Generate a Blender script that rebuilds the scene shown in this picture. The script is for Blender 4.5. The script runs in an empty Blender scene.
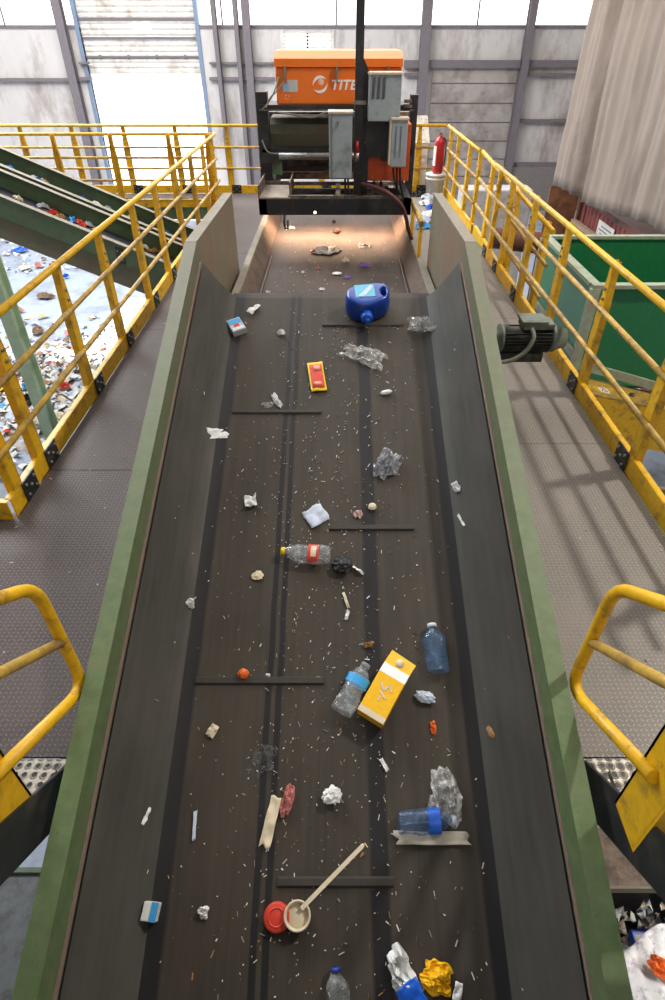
import bpy, bmesh, math, random
from mathutils import Vector, Matrix, noise
random.seed(7)
SC = bpy.context.scene
COL = SC.collection
PI = math.pi
R = math.radians

# ------------------------------------------------------------------ frame of reference
# metres; x right, y away from the camera, z up; ground z=0, walkway deck z=3.5, eye 5.85
EYE = 5.85
DECK = 3.5
TH = R(38.63)
F, CX, CY = 585.7, 338.0, 500.0
CT, ST = math.cos(TH), math.sin(TH)


def ray(px, py):
    r, v = (px - CX) / F, (py - CY) / F
    return Vector((r, CT - v * ST, -ST - v * CT))


def at(px, py, Y=None, Z=None, X=None):
    d = ray(px, py)
    if Y is not None:
        t = Y / d.y
    elif Z is not None:
        t = (Z - EYE) / d.z
    else:
        t = X / d.x
    return Vector((0, 0, EYE)) + d * t


# ------------------------------------------------------------------ materials
MATS = {}


def rgb(r, g, b):
    f = lambda c: ((c / 255 + 0.055) / 1.055) ** 2.4 if c > 10 else c / 255 / 12.92
    return (f(r), f(g), f(b), 1)


class NT:
    def __init__(self, name):
        m = bpy.data.materials.new(name)
        m.use_nodes = True
        self.m = m
        self.t = m.node_tree
        self.b = self.t.nodes['Principled BSDF']
        self._n = self.t.nodes.new
        self.L = self.t.links.new

    def n(self, typ, **kw):
        o = self._n(typ)
        for k, v in kw.items():
            setattr(o, k, v)
        return o

    def math(self, op, a, b=None, c=None):
        o = self.n('ShaderNodeMath', operation=op)
        for i, v in enumerate((a, b, c)):
            if v is None:
                continue
            if isinstance(v, (int, float)):
                o.inputs[i].default_value = v
            else:
                self.L(v, o.inputs[i])
        return o.outputs[0]

    def mix(self, fac, a, b):
        o = self.n('ShaderNodeMix', data_type='RGBA')
        for i, v in ((0, fac), (6, a), (7, b)):
            if isinstance(v, (int, float)):
                o.inputs[i].default_value = v
            elif isinstance(v, tuple):
                o.inputs[i].default_value = v
            else:
                self.L(v, o.inputs[i])
        return o.outputs[2]

    def ramp(self, v, lo, hi):
        o = self.n('ShaderNodeMapRange')
        o.inputs[1].default_value = lo
        o.inputs[2].default_value = hi
        self.L(v, o.inputs[0])
        return o.outputs[0]

    def coord(self, scale=(1, 1, 1), obj=False):
        mp = self.n('ShaderNodeMapping')
        mp.inputs['Scale'].default_value = scale
        if obj:
            self.L(self.n('ShaderNodeTexCoord').outputs['Object'], mp.inputs[0])
        else:
            self.L(self.n('ShaderNodeNewGeometry').outputs['Position'], mp.inputs[0])
        return mp.outputs[0]

    def noise(self, scale=5, detail=4, stretch=(1, 1, 1), obj=False, rough=0.6):
        o = self.n('ShaderNodeTexNoise')
        o.inputs['Scale'].default_value = scale
        o.inputs['Detail'].default_value = detail
        o.inputs['Roughness'].default_value = rough
        self.L(self.coord(stretch, obj), o.inputs['Vector'])
        return o.outputs['Fac']

    def bump(self, h, strength=0.3, dist=0.01):
        o = self.n('ShaderNodeBump')
        o.inputs['Strength'].default_value = strength
        o.inputs['Distance'].default_value = dist
        self.L(h, o.inputs['Height'])
        self.L(o.outputs[0], self.b.inputs['Normal'])

    def set(self, **kw):
        for k, v in kw.items():
            i = self.b.inputs[k.replace('_', ' ')]
            if isinstance(v, (int, float, tuple)):
                i.default_value = v
            else:
                self.L(v, i)
        return self.m


def paint(name, col, rough=0.5, metal=0.0, var=0.25, dirt=None, amt=0.4, scale=4, bump=0.15, stretch=(1, 1, 1), obj=False):
    """painted or dusty surface: colour broken up by noise, patches of dirt or wear"""
    k = NT(name)
    n1 = k.noise(scale * 3, 5, stretch, obj)
    dark = tuple(c * (1 - var) for c in col[:3]) + (1,)
    lite = tuple(min(1, c * (1 + var)) for c in col[:3]) + (1,)
    c = k.mix(k.ramp(n1, 0.3, 0.7), dark, lite)
    if dirt:
        n2 = k.noise(scale, 8, stretch, obj, 0.7)
        c = k.mix(k.ramp(n2, 0.62 - amt * 0.35, 0.8 - amt * 0.3), c, dirt)
    k.set(Base_Color=c, Roughness=rough, Metallic=metal)
    if bump:
        k.bump(n1, bump, 0.004)
    MATS[name] = k.m
    return k.m


def plain(name, col, rough=0.5, metal=0.0, trans=0.0, alpha=1.0, ior=1.45, coat=0.0):
    k = NT(name)
    k.set(Base_Color=k.mix(k.ramp(k.noise(40, 3), 0.3, 0.7), tuple(c * 0.88 for c in col[:3]) + (1,), col), Roughness=rough, Metallic=metal, IOR=ior)
    if trans:
        k.set(Transmission_Weight=trans)
    if alpha < 1:
        k.set(Alpha=alpha)
    if coat:
        k.set(Coat_Weight=coat)
    MATS[name] = k.m
    return k.m


def glow(name, col, s):
    k = NT(name)
    k.set(Base_Color=(0.8, 0.8, 0.8, 1), Emission_Color=col, Emission_Strength=s)
    MATS[name] = k.m
    return k.m


YEL = paint('safety_yellow', rgb(222, 172, 22), 0.42, var=0.12, dirt=rgb(120, 96, 58), amt=0.28, scale=9)
YELW = paint('worn_yellow_tube', rgb(206, 168, 70), 0.45, var=0.14, dirt=rgb(140, 112, 72), amt=0.62, scale=7)
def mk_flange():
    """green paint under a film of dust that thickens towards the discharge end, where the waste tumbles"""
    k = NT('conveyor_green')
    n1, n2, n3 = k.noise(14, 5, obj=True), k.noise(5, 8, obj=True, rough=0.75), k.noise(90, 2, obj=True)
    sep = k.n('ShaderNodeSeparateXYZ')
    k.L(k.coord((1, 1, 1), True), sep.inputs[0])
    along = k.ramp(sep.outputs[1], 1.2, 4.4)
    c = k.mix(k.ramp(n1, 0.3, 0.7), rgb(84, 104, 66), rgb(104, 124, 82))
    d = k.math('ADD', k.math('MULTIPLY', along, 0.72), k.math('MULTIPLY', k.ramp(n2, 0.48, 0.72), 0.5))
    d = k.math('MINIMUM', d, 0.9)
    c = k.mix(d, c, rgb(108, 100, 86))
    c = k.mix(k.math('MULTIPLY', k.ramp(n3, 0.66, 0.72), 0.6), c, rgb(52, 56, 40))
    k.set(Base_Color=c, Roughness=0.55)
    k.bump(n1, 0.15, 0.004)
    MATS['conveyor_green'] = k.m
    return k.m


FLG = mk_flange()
FLG2 = paint('conveyor_green_dusty', rgb(106, 112, 88), 0.7, var=0.15, dirt=rgb(116, 104, 90), amt=0.62, scale=4)
PANEL = paint('rusty_panel', rgb(112, 112, 94), 0.6, var=0.2, dirt=rgb(124, 100, 82), amt=0.62, scale=5, stretch=(1, 1, 0.3))
CAP = paint('dusty_cap', rgb(134, 126, 112), 0.8, var=0.12, dirt=rgb(118, 112, 92), amt=0.4, scale=6)
DKG = paint('dark_green_paint', rgb(84, 106, 78), 0.45, var=0.15, dirt=rgb(88, 82, 66), amt=0.35, scale=4)
HOPG = paint('hopper_green', rgb(30, 112, 66), 0.42, var=0.12, dirt=rgb(60, 110, 78), amt=0.25, scale=6)
HOPF = paint('hopper_rim', rgb(150, 166, 142), 0.7, var=0.12, dirt=rgb(150, 138, 122), amt=0.5, scale=7)
COLG = paint('pale_green_steel', rgb(176, 200, 172), 0.6, var=0.1)
BLK = paint('black_steel', rgb(34, 35, 38), 0.45, var=0.3, dirt=rgb(70, 62, 54), amt=0.3, scale=6)
DUSTBLK = paint('dusty_black_steel', rgb(62, 58, 54), 0.7, var=0.2, dirt=rgb(140, 122, 104), amt=0.5, scale=5)
TRAY = paint('dusty_tray', rgb(150, 136, 122), 0.8, var=0.1, dirt=rgb(128, 112, 98), amt=0.3)
ORG = paint('machine_orange', rgb(240, 118, 26), 0.4, var=0.05, dirt=rgb(226, 120, 50), amt=0.2, scale=3, bump=0.03)
ORGD = paint('cabinet_orange', rgb(200, 78, 22), 0.45, var=0.08, dirt=rgb(150, 64, 30), amt=0.35, scale=4, bump=0.03)
GRY = paint('cabinet_grey', rgb(150, 160, 164), 0.45, var=0.08, dirt=rgb(112, 118, 116), amt=0.3, scale=6, bump=0.04)
GRYT = paint('cabinet_dusty_top', rgb(206, 190, 168), 0.85, var=0.08)
SIL = paint('worn_steel', rgb(150, 146, 140), 0.35, 0.8, var=0.15, dirt=rgb(110, 95, 80), amt=0.4)
BOLT = plain('zinc_bolt', rgb(150, 150, 148), 0.35, 0.9)
WHITE = paint('white_paint', rgb(224, 222, 216), 0.6, var=0.04, dirt=rgb(180, 170, 155), amt=0.2)
LOGO = plain('logo_white', rgb(250, 246, 240), 0.5)
RED = plain('extinguisher_red', rgb(176, 26, 36), 0.3, coat=0.4)
CABLE = plain('black_cable', rgb(38, 38, 38), 0.5)
HOSE = plain('maroon_hose', rgb(96, 56, 56), 0.5)
CONDUIT = plain('grey_conduit', rgb(120, 124, 110), 0.55)
MOTOR = paint('greasy_motor', rgb(46, 48, 44), 0.45, 0.2, var=0.35, dirt=rgb(84, 88, 76), amt=0.35, scale=14)
MOTG = paint('motor_grey_green', rgb(104, 112, 100), 0.5, var=0.15, dirt=rgb(74, 72, 62), amt=0.4, scale=10)
FINW = paint('bright_deck_edge', rgb(196, 200, 206), 0.4, 0.3, var=0.05)
GALV = paint('galvanised', rgb(168, 162, 152), 0.45, 0.5, var=0.15, dirt=rgb(110, 98, 84), amt=0.45, scale=12)
CARDB = paint('rusty_brown_board', rgb(146, 96, 64), 0.8, var=0.2, dirt=rgb(96, 66, 48), amt=0.5, scale=3)
RUST = paint('rusty_iron', rgb(110, 62, 44), 0.8, var=0.3, dirt=rgb(70, 45, 36), amt=0.5)
CONT = paint('container_red', rgb(140, 72, 66), 0.6, var=0.1, dirt=rgb(104, 62, 56), amt=0.4)
CONCB = paint('pale_concrete', rgb(178, 174, 172), 0.85, var=0.08, dirt=rgb(140, 134, 130), amt=0.4)
WPAN = paint('wall_insulation', rgb(206, 200, 196), 0.75, var=0.04, dirt=rgb(156, 144, 136), amt=0.36, scale=1.1, bump=0.1, stretch=(1, 1, 0.35))
GIRT = paint('wall_girt_steel', rgb(116, 108, 112), 0.6, var=0.1)
DOORW = paint('roller_door_white', rgb(218, 212, 204), 0.7, var=0.05, dirt=rgb(168, 154, 140), amt=0.35, scale=2)
DOORG = paint('sectional_door_grey', rgb(172, 162, 156), 0.7, var=0.06, dirt=rgb(130, 118, 110), amt=0.5, scale=1.5)
GROUND = paint('tipping_floor_concrete', rgb(146, 156, 172), 0.6, var=0.08, dirt=rgb(112, 116, 126), amt=0.4, scale=1.2)
YARD = paint('yard_concrete', rgb(214, 212, 208), 0.9, var=0.05)
ROOFM = paint('roof_sheet', rgb(190, 188, 184), 0.8, var=0.05)
SKYP = glow('clerestory_daylight', (1, 0.985, 0.95, 1), 3.2)
LAMP = glow('halogen_glow', (1, 0.62, 0.34, 1), 14)
LITE = glow('indicator_glow', (1, 0.7, 0.4, 1), 5)


def mk_deck(name, base, lug, dust, amt):
    """chequer plate: raised lozenge lugs, alternately turned, worn brighter than the plate"""
    k = NT(name)
    sep = k.n('ShaderNodeSeparateXYZ')
    k.L(k.coord((44, 44, 44)), sep.inputs[0])
    fx, fy = k.math('FLOOR', sep.outputs[0]), k.math('FLOOR', sep.outputs[1])
    par = k.math('MODULO', k.math('ABSOLUTE', k.math('ADD', fx, fy)), 2.0)
    qx = k.math('SUBTRACT', k.math('SUBTRACT', sep.outputs[0], fx), 0.5)
    qy = k.math('SUBTRACT', k.math('SUBTRACT', sep.outputs[1], fy), 0.5)
    a, b = k.math('ADD', qx, qy), k.math('SUBTRACT', qx, qy)
    la = k.math('ADD', k.math('MULTIPLY', k.math('MULTIPLY', a, a), 2.2), k.math('MULTIPLY', k.math('MULTIPLY', b, b), 26.0))
    lb = k.math('ADD', k.math('MULTIPLY', k.math('MULTIPLY', b, b), 2.2), k.math('MULTIPLY', k.math('MULTIPLY', a, a), 26.0))
    d = k.math('ADD', k.math('MULTIPLY', la, k.math('SUBTRACT', 1.0, par)), k.math('MULTIPLY', lb, par))
    lugm = k.ramp(d, 1.0, 0.35)
    n2 = k.noise(2.2, 8, rough=0.75)
    n3 = k.noise(60, 3)
    c = k.mix(k.ramp(n3, 0.3, 0.7), tuple(x * 0.8 for x in base[:3]) + (1,), base)
    c = k.mix(k.math('MULTIPLY', lugm, 0.6), c, lug)
    c = k.mix(k.math('MULTIPLY', k.ramp(n2, 0.62 - amt * 0.4, 0.85 - amt * 0.3), 0.75), c, dust)
    k.set(Base_Color=c, Roughness=k.math('SUBTRACT', 0.66, k.math('MULTIPLY', lugm, 0.26)), Metallic=0.15)
    k.bump(lugm, 0.5, 0.004)
    MATS[name] = k.m
    return k.m


DECKL = mk_deck('chequer_plate_brown', rgb(76, 66, 63), rgb(116, 104, 98), rgb(86, 75, 70), 0.45)
DECKR = mk_deck('chequer_plate_dusty', rgb(128, 122, 114), rgb(170, 164, 154), rgb(140, 130, 122), 0.5)


def mk_belt(name, col, streak, stripes=(), fl=0.5):
    """rubber belt: streaks along the travel direction, polished wear tracks and dark side stripes"""
    k = NT(name)
    n1 = k.noise(14, 5, (3, 0.12, 1), True)
    n2 = k.noise(3, 6, (1, 0.5, 1), True)
    c = k.mix(k.ramp(n1, 0.3, 0.7), tuple(x * 0.7 for x in col[:3]) + (1,), col)
    c = k.mix(k.math('MULTIPLY', k.ramp(n2, 0.42, 0.72), fl), c, streak)
    rough = 0.62
    if stripes:
        sep = k.n('ShaderNodeSeparateXYZ')
        k.L(k.coord((1, 1, 1), True), sep.inputs[0])
        wob = k.math('MULTIPLY', k.math('SUBTRACT', k.noise(1.2, 2, (0.01, 1, 0.01), True), 0.5), 0.03)
        x = k.math('ADD', sep.outputs[0], wob)
        tot = None
        for x0, w in stripes:
            dd = k.math('ABSOLUTE', k.math('SUBTRACT', x, x0))
            s = k.ramp(dd, w * 0.62, w * 0.42)
            tot = s if tot is None else k.math('MAXIMUM', tot, s)
        c = k.mix(k.math('MULTIPLY', tot, 0.86), c, rgb(28, 28, 32))
        rough = k.math('SUBTRACT', 0.62, k.math('MULTIPLY', tot, 0.1))
    k.set(Base_Color=c, Roughness=rough, Specular_IOR_Level=0.22)
    k.bump(k.noise(70, 3, (1, 0.4, 1), True), 0.12, 0.003)
    MATS[name] = k.m
    return k.m


BELT = mk_belt('infeed_belt_rubber', rgb(66, 60, 53), rgb(80, 73, 63),
               ((-0.685, 0.085), (0.685, 0.07), (-0.235, 0.028), (-0.285, 0.028), (0.225, 0.075)))  # outer pair: dark stripes where the sides turn up; the rest wear tracks
SKIRT = mk_belt('skirt_rubber', rgb(72, 71, 66), rgb(92, 88, 82))
ABELT = mk_belt('sorter_belt_rubber', rgb(76, 67, 63), rgb(96, 82, 74), fl=0.6)
DBELT = paint('cross_belt_rubber', rgb(34, 34, 42), 0.6, var=0.3)
LIP = paint('dusty_lip', rgb(132, 112, 100), 0.7, var=0.15)
GUIDE = paint('rubbed_brown_guide', rgb(96, 80, 68), 0.7, var=0.2, dirt=rgb(70, 58, 50), amt=0.5, scale=6)
CLEAT = paint('cleat_rubber', rgb(50, 45, 40), 0.7, var=0.2)


# ------------------------------------------------------------------ mesh builder
class MB:
    def __init__(self):
        self.bm = bmesh.new()
        self.mats = []
        self.cur = 0

    def use(self, m):
        if m not in self.mats:
            self.mats.append(m)
        self.cur = self.mats.index(m)
        return self

    def face(self, vs, smooth=False):
        try:
            f = self.bm.faces.new(vs)
            f.material_index = self.cur
            f.smooth = smooth
            return f
        except ValueError:
            return None

    def v(self, p):
        return self.bm.verts.new(p)

    def hexa(self, p):
        """p: 8 points, bottom 4 (ccw) then top 4"""
        v = [self.v(q) for q in p]
        for i in ((3, 2, 1, 0), (4, 5, 6, 7), (0, 1, 5, 4), (1, 2, 6, 5), (2, 3, 7, 6), (3, 0, 4, 7)):
            self.face([v[j] for j in i])
        return self

    def box(self, lo, hi, bev=0.0):
        (a, b, c), (d, e, f) = lo, hi
        a, d = min(a, d), max(a, d)
        b, e = min(b, e), max(b, e)
        c, f = min(c, f), max(c, f)
        if bev:
            s = len(self.bm.verts)
            self.hexa([(a, b, c), (d, b, c), (d, e, c), (a, e, c), (a, b, f), (d, b, f), (d, e, f), (a, e, f)])
            self.bm.verts.ensure_lookup_table()
            vs = self.bm.verts[s:]
            es = list({ed for v in vs for ed in v.link_edges})
            r = bmesh.ops.bevel(self.bm, geom=es, offset=bev, segments=2, affect='EDGES', profile=0.5)
            for fc in r['faces']:
                fc.material_index = self.cur
            return self
        return self.hexa([(a, b, c), (d, b, c), (d, e, c), (a, e, c), (a, b, f), (d, b, f), (d, e, f), (a, e, f)])

    def bar(self, p, q, w, h, up=(0, 0, 1)):
        """rectangular bar from p to q: w across, h along up"""
        p, q = Vector(p), Vector(q)
        d = (q - p).normalized()
        up = Vector(up)
        s = d.cross(up)
        if s.length < 1e-5:
            s = d.cross(Vector((0, 1, 0)))
        s.normalize()
        u = s.cross(d).normalized()
        s *= w / 2
        u *= h / 2
        return self.hexa([p - s - u, p + s - u, q + s - u, q - s - u, p - s + u, p + s + u, q + s + u, q - s + u])

    def tube(self, pts, r, n=10, cap=True, rr=None):
        pts = [Vector(p) for p in pts]
        rings = []
        prev = None
        for i, p in enumerate(pts):
            if i == 0:
                d = pts[1] - p
            elif i == len(pts) - 1:
                d = p - pts[i - 1]
            else:
                d = (pts[i + 1] - p).normalized() + (p - pts[i - 1]).normalized()
            d.normalize()
            if prev is None:
                a = d.orthogonal().normalized()
            else:
                a = (prev - d * prev.dot(d)).normalized()
            prev = a
            b = d.cross(a)
            rad = rr[i] if rr else r
            rings.append([self.v(p + (a * math.cos(t) + b * math.sin(t)) * rad) for t in [2 * PI * k / n for k in range(n)]])
        for A, B in zip(rings, rings[1:]):
            for k in range(n):
                self.face([A[k], A[(k + 1) % n], B[(k + 1) % n], B[k]], True)
        if cap:
            self.face(rings[0][::-1])
            self.face(rings[-1])
        return self

    def lathe(self, prof, M=None, n=20, sx=1, sy=1):
        """prof: (radius, z) list; M: matrix"""
        M = M or Matrix()
        rings = []
        for r, z in prof:
            if r < 1e-5:
                rings.append([self.v(M @ Vector((0, 0, z)))])
            else:
                rings.append([self.v(M @ Vector((r * math.cos(2 * PI * k / n) * sx, r * math.sin(2 * PI * k / n) * sy, z))) for k in range(n)])
        for A, B in zip(rings, rings[1:]):
            for k in range(n):
                l = (k + 1) % n
                if len(A) == 1 and len(B) > 1:
                    self.face([A[0], B[k], B[l]], True)
                elif len(B) == 1 and len(A) > 1:
                    self.face([A[k], A[l], B[0]], True)
                elif len(A) > 1:
                    self.face([A[k], A[l], B[l], B[k]], True)
        return self

    def sheet(self, fn, nu, nv, smooth=True):
        g = [[self.v(fn(i / nu, j / nv)) for j in range(nv + 1)] for i in range(nu + 1)]
        for i in range(nu):
            for j in range(nv):
                self.face([g[i][j], g[i + 1][j], g[i + 1][j + 1], g[i][j + 1]], smooth)
        return self

    def prism(self, poly, h0, h1, axis='z'):
        """extrude a 2D outline; axis = extrusion axis"""
        def P(a, b, h):
            return {'z': (a, b, h), 'y': (a, h, b), 'x': (h, a, b)}[axis]
        lo = [self.v(P(a, b, h0)) for a, b in poly]
        hi = [self.v(P(a, b, h1)) for a, b in poly]
        n = len(poly)
        self.face(lo[::-1])
        self.face(hi)
        for i in range(n):
            self.face([lo[i], lo[(i + 1) % n], hi[(i + 1) % n], hi[i]])
        return self

    def build(self, name, mat=None, parent=None, local=False, solid=0.0, sub=0, kind=None, label=None):
        bmesh.ops.recalc_face_normals(self.bm, faces=self.bm.faces)
        me = bpy.data.meshes.new(name)
        self.bm.to_mesh(me)
        self.bm.free()
        for m in (self.mats or [mat]):
            me.materials.append(m)
        o = bpy.data.objects.new(name, me)
        COL.objects.link(o)
        if parent:
            o.parent = parent
            if not local:
                o.matrix_parent_inverse = wm(parent).inverted()
        if solid:
            md = o.modifiers.new('thickness', 'SOLIDIFY')
            md.thickness = solid
            md.offset = 0
        if sub:
            md = o.modifiers.new('smooth', 'SUBSURF')
            md.levels = md.render_levels = sub
        if kind:
            o['kind'] = kind
        if label:
            o['label'] = label
        return o


def wm(o):
    m = o.matrix_basis.copy()
    if o.parent:
        m = wm(o.parent) @ o.matrix_parent_inverse @ m
    return m


def tag(o, label, cat, group=None):
    o['label'] = label
    o['category'] = cat
    if group:
        o['group'] = group
    return o


def thing(name, label, cat, loc=(0, 0, 0), rot=None, group=None):
    o = bpy.data.objects.new(name, None)
    o.empty_display_size = 0.1
    COL.objects.link(o)
    o.location = loc
    if rot is not None:
        o.rotation_euler = rot
    return tag(o, label, cat, group)


def copy_tree(o, parent=None):
    c = o.copy()
    COL.objects.link(c)
    c.parent = parent
    for ch in list(o.children):
        copy_tree(ch, c)
    return c


def struct(mb, name, m):
    o = mb.build(name, m)
    o['kind'] = 'structure'
    return o


# ------------------------------------------------------------------ room shell
YW = 27.0            # back wall
XL, XR, YB, ZR = -17.0, 12.0, -7.0, 13.0
struct(MB().box((XL, YB, -0.2), (XR, YW, 0)), 'floor', GROUND)
struct(MB().box((XL - 20, YW, -0.2), (XR + 20, YW + 70, 0)), 'floor_outside', YARD)
struct(MB().box((XL - 0.2, YB, 0), (XL, YW, ZR)), 'wall_left', WPAN)
struct(MB().box((XR, YB, 0), (XR + 0.2, YW, ZR)), 'wall_right', WPAN)
struct(MB().box((XL, YB - 0.2, 0), (XR, YB, ZR)), 'wall_rear', WPAN)
# roof with an open bay above the tipping floor: the sun falls through it
hx0, hx1, hy0, hy1 = -13.2, -11.0, 17.0, 22.0
rf = MB()
rf.box((XL, YB, ZR), (XR, hy0, ZR + 0.15)).box((XL, hy1, ZR), (XR, YW + 0.3, ZR + 0.15))
rf.box((XL, hy0, ZR), (hx0, hy1, ZR + 0.15)).box((hx1, hy0, ZR), (XR, hy1, ZR + 0.15))
struct(rf, 'ceiling', ROOFM)

W = lambda px, py: at(px, py, Y=YW)
zs = W(338, 27).z                     # clerestory sill
dxl, dxr = W(100, 125).x, W(207, 125).x   # roller door opening
zd = W(150, 74).z
lx0, lx1, lz0, lz1 = W(284, 40).x, W(331, 40).x, W(300, 51).z, W(300, 33).z
w = MB()
w.box((XL, YW, 0), (dxl, YW + 0.12, zs)).box((dxr, YW, 0), (lx0, YW + 0.12, zs)).box((lx1, YW, 0), (XR, YW + 0.12, zs))
w.box((lx0, YW, 0), (lx1, YW + 0.12, lz0)).box((lx0, YW, lz1), (lx1, YW + 0.12, zs))
w.box((XL, YW, zs + 4.2), (XR, YW + 0.12, ZR))
struct(w, 'wall_back', WPAN)
# clerestory bays between the columns
cols = [(75, 8), (221, 4), (241.5, 4), (251, 7), (422, 9), (521, 7)]      # x at y=75, width px
edges = [XL] + sorted(W(c[0], 75).x for c in cols) + [XR]
edges = [e for i, e in enumerate(edges) if i in (0, 1, 3, 4, 5, 6, 7)]
bay = [(XL, dxl - 0.1), (dxr + 0.1, W(251, 75).x), (W(251, 75).x, W(422, 75).x), (W(422, 75).x, W(521, 75).x), (W(521, 75).x, XR)]
for i, (a, b) in enumerate(bay):
    o = struct(MB().box((a + 0.08, YW + 0.02, zs + 0.06), (b - 0.08, YW + 0.06, zs + 4.2)), 'window_%d' % (i + 1), SKYP)
    fr = MB().box((a, YW - 0.03, zs - 0.05), (b, YW + 0.1, zs + 0.06))
    nn = max(2, int((b - a) / 2.2))
    for k in range(nn + 1):
        x = a + (b - a) * k / nn
        fr.box((x - 0.03, YW - 0.02, zs), (x + 0.03, YW + 0.02, zs + 4.2))
    fr.build('window_frame', GIRT, o, label='grey window frame with a deep sill')
# louvred opening above the sorter
o = struct(MB().box((lx0 + 0.05, YW + 0.1, lz0 + 0.04), (lx1 - 0.05, YW + 0.12, lz1 - 0.04)), 'window_6', SKYP)
lv = MB().box((lx0 - 0.12, YW - 0.06, lz0 - 0.1), (lx0, YW, lz1 + 0.1)).box((lx1, YW - 0.06, lz0 - 0.1), (lx1 + 0.12, YW, lz1 + 0.1))
for k in range(6):
    z = lz0 + (lz1 - lz0) * k / 5
    lv.box((lx0, YW - 0.02, z - 0.025), (lx1, YW + 0.06, z + 0.025))
lv.box((lx0 + (lx1 - lx0) * 0.5 - 0.03, YW - 0.02, lz0), (lx0 + (lx1 - lx0) * 0.5 + 0.03, YW + 0.02, lz1))
lv.build('window_frame', DOORW, o)
# roller door, raised two thirds
d = MB()
slats = 26
for k in range(slats):
    z0 = zd + k * 0.16
    d.prism([(YW + 0.16, z0), (YW + 0.13, z0 + 0.05), (YW + 0.13, z0 + 0.11), (YW + 0.16, z0 + 0.16), (YW + 0.19, z0 + 0.08)], dxl, dxr, 'x')
o = struct(d, 'door_1', DOORW)
t = MB()
for z in (W(150, 57).z, W(150, 38).z, W(150, 19).z):
    t.box((dxl, YW + 0.08, z - 0.03), (dxr, YW + 0.13, z + 0.03))
for k in range(4):
    x = dxl + (dxr - dxl) * (k + 0.5) / 4
    t.box((x - 0.04, YW + 0.07, W(150, 57).z - 0.06), (x + 0.04, YW + 0.12, W(150, 57).z + 0.06))
t.build('door_rib', GIRT, o)
a, b = W(133, 30), W(148, 23)
v1 = MB().box((a.x, YW + 0.09, a.z), ((a.x + b.x) / 2 - 0.03, YW + 0.13, b.z)).box(((a.x + b.x) / 2 + 0.03, YW + 0.09, a.z), (b.x, YW + 0.13, b.z))
v1.build('door_window', SKYP, o)
struct(MB().box((dxl - 0.14, YW - 0.05, 0), (dxl, YW + 0.2, zs + 4)).box((dxr, YW - 0.05, 0), (dxr + 0.14, YW + 0.2, zs + 4)), 'trim_1', paint('door_jamb', rgb(120, 136, 160), 0.5, var=0.05))
# grey sectional door, closed
gx0, gx1, gz1 = W(430, 100).x, W(513, 100).x, W(470, 69).z
d = MB()
zz = [0.0]
while zz[-1] < gz1 - 0.3:
    zz.append(zz[-1] + 0.62)
for z in zz:
    z2 = min(z + 0.6, gz1)
    d.box((gx0, YW - 0.07, z + 0.02), (gx1, YW, z2), 0.015)
struct(d, 'door_2', DOORG)
# columns, girts
tn = 2
for px, wp in cols:
    x = W(px, 75).x
    hw = wp * 22.0 / F / 2
    m = MB()
    m.box((x - hw, YW - 0.4, 0), (x + hw, YW - 0.37, ZR)).box((x - hw, YW - 0.09, 0), (x + hw, YW - 0.06, ZR)).box((x - 0.02, YW - 0.38, 0), (x + 0.02, YW - 0.07, ZR))
    struct(m, 'trim_%d' % tn, GIRT)
    tn += 1
for px0, px1, y0, y1 in ((-120, 80, 78, 81), (80, 90, 62, 64), (80, 93, 77, 80), (210, 275, 62, 64), (210, 275, 77, 80), (404, 520, 60, 68), (404, 425, 73, 76),
                         (520, 600, 60, 67), (520, 600, 73, 75.5), (515, 600, 119, 122), (515, 600, 162, 166)):
    a, b = W(px0, y0), W(px1, y1)
    struct(MB().box((a.x, YW - 0.2, b.z), (b.x, YW, a.z)), 'trim_%d' % tn, GIRT)
    tn += 1
# dado of bare concrete along the foot of the back wall, right of the sectional door
struct(MB().box((gx1 + 0.2, YW - 0.25, 0), (XR, YW, W(540, 166).z)), 'trim_%d' % tn, paint('stained_dado', rgb(130, 122, 118), 0.8, var=0.12))

# ------------------------------------------------------------------ railings
def arc(p0, p1, p2, r, n=5):
    """fillet points around corner p1"""
    p0, p1, p2 = Vector(p0), Vector(p1), Vector(p2)
    a, b = (p0 - p1).normalized(), (p2 - p1).normalized()
    A, B = p1 + a * r, p1 + b * r
    return [(A * (1 - t) ** 2 + p1 * 2 * t * (1 - t) + B * t * t) for t in [k / n for k in range(n + 1)]]


def post_mb(x, y, z0, ztop, d, out):
    """channel post with a tapered top; d = unit vector along the rail, out = unit vector away from the walkway"""
    m = MB().use(YEL)
    d, out = Vector(d), Vector(out)
    base = Vector((x, y, 0)) + out * 0.022
    def ring(z, hw, dp):
        return [base - d * hw + Vector((0, 0, z)), base + d * hw + Vector((0, 0, z)), base + d * hw + out * dp + Vector((0, 0, z)), base - d * hw + out * dp + Vector((0, 0, z))]
    # web towards the walkway, two flanges pointing outwards
    zk = ztop - 0.32
    for (h0, h1, za, zb) in ((0.047, 0.047, z0, zk), (0.047, 0.026, zk, ztop - 0.12), (0.026, 0.026, ztop - 0.12, ztop)):
        m.hexa(ring(za, h0, 0.008) + ring(zb, h1, 0.008))
        for s in (-1, 1):
            q = lambda z, hw: [base + d * (s * hw - 0.004) + Vector((0, 0, z)), base + d * (s * hw + 0.004) + Vector((0, 0, z)),
                               base + d * (s * hw + 0.004) + out * 0.05 + Vector((0, 0, z)), base + d * (s * hw - 0.004) + out * 0.05 + Vector((0, 0, z))]
            m.hexa(q(za, h0) + q(zb, h1))
    m.use(BOLT)
    for zb in (ztop - 0.2, ztop - 0.27):
        c = base + Vector((0, 0, zb))
        m.tube([c - out * 0.012, c + out * 0.004], 0.013, 6)
    return m


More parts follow.
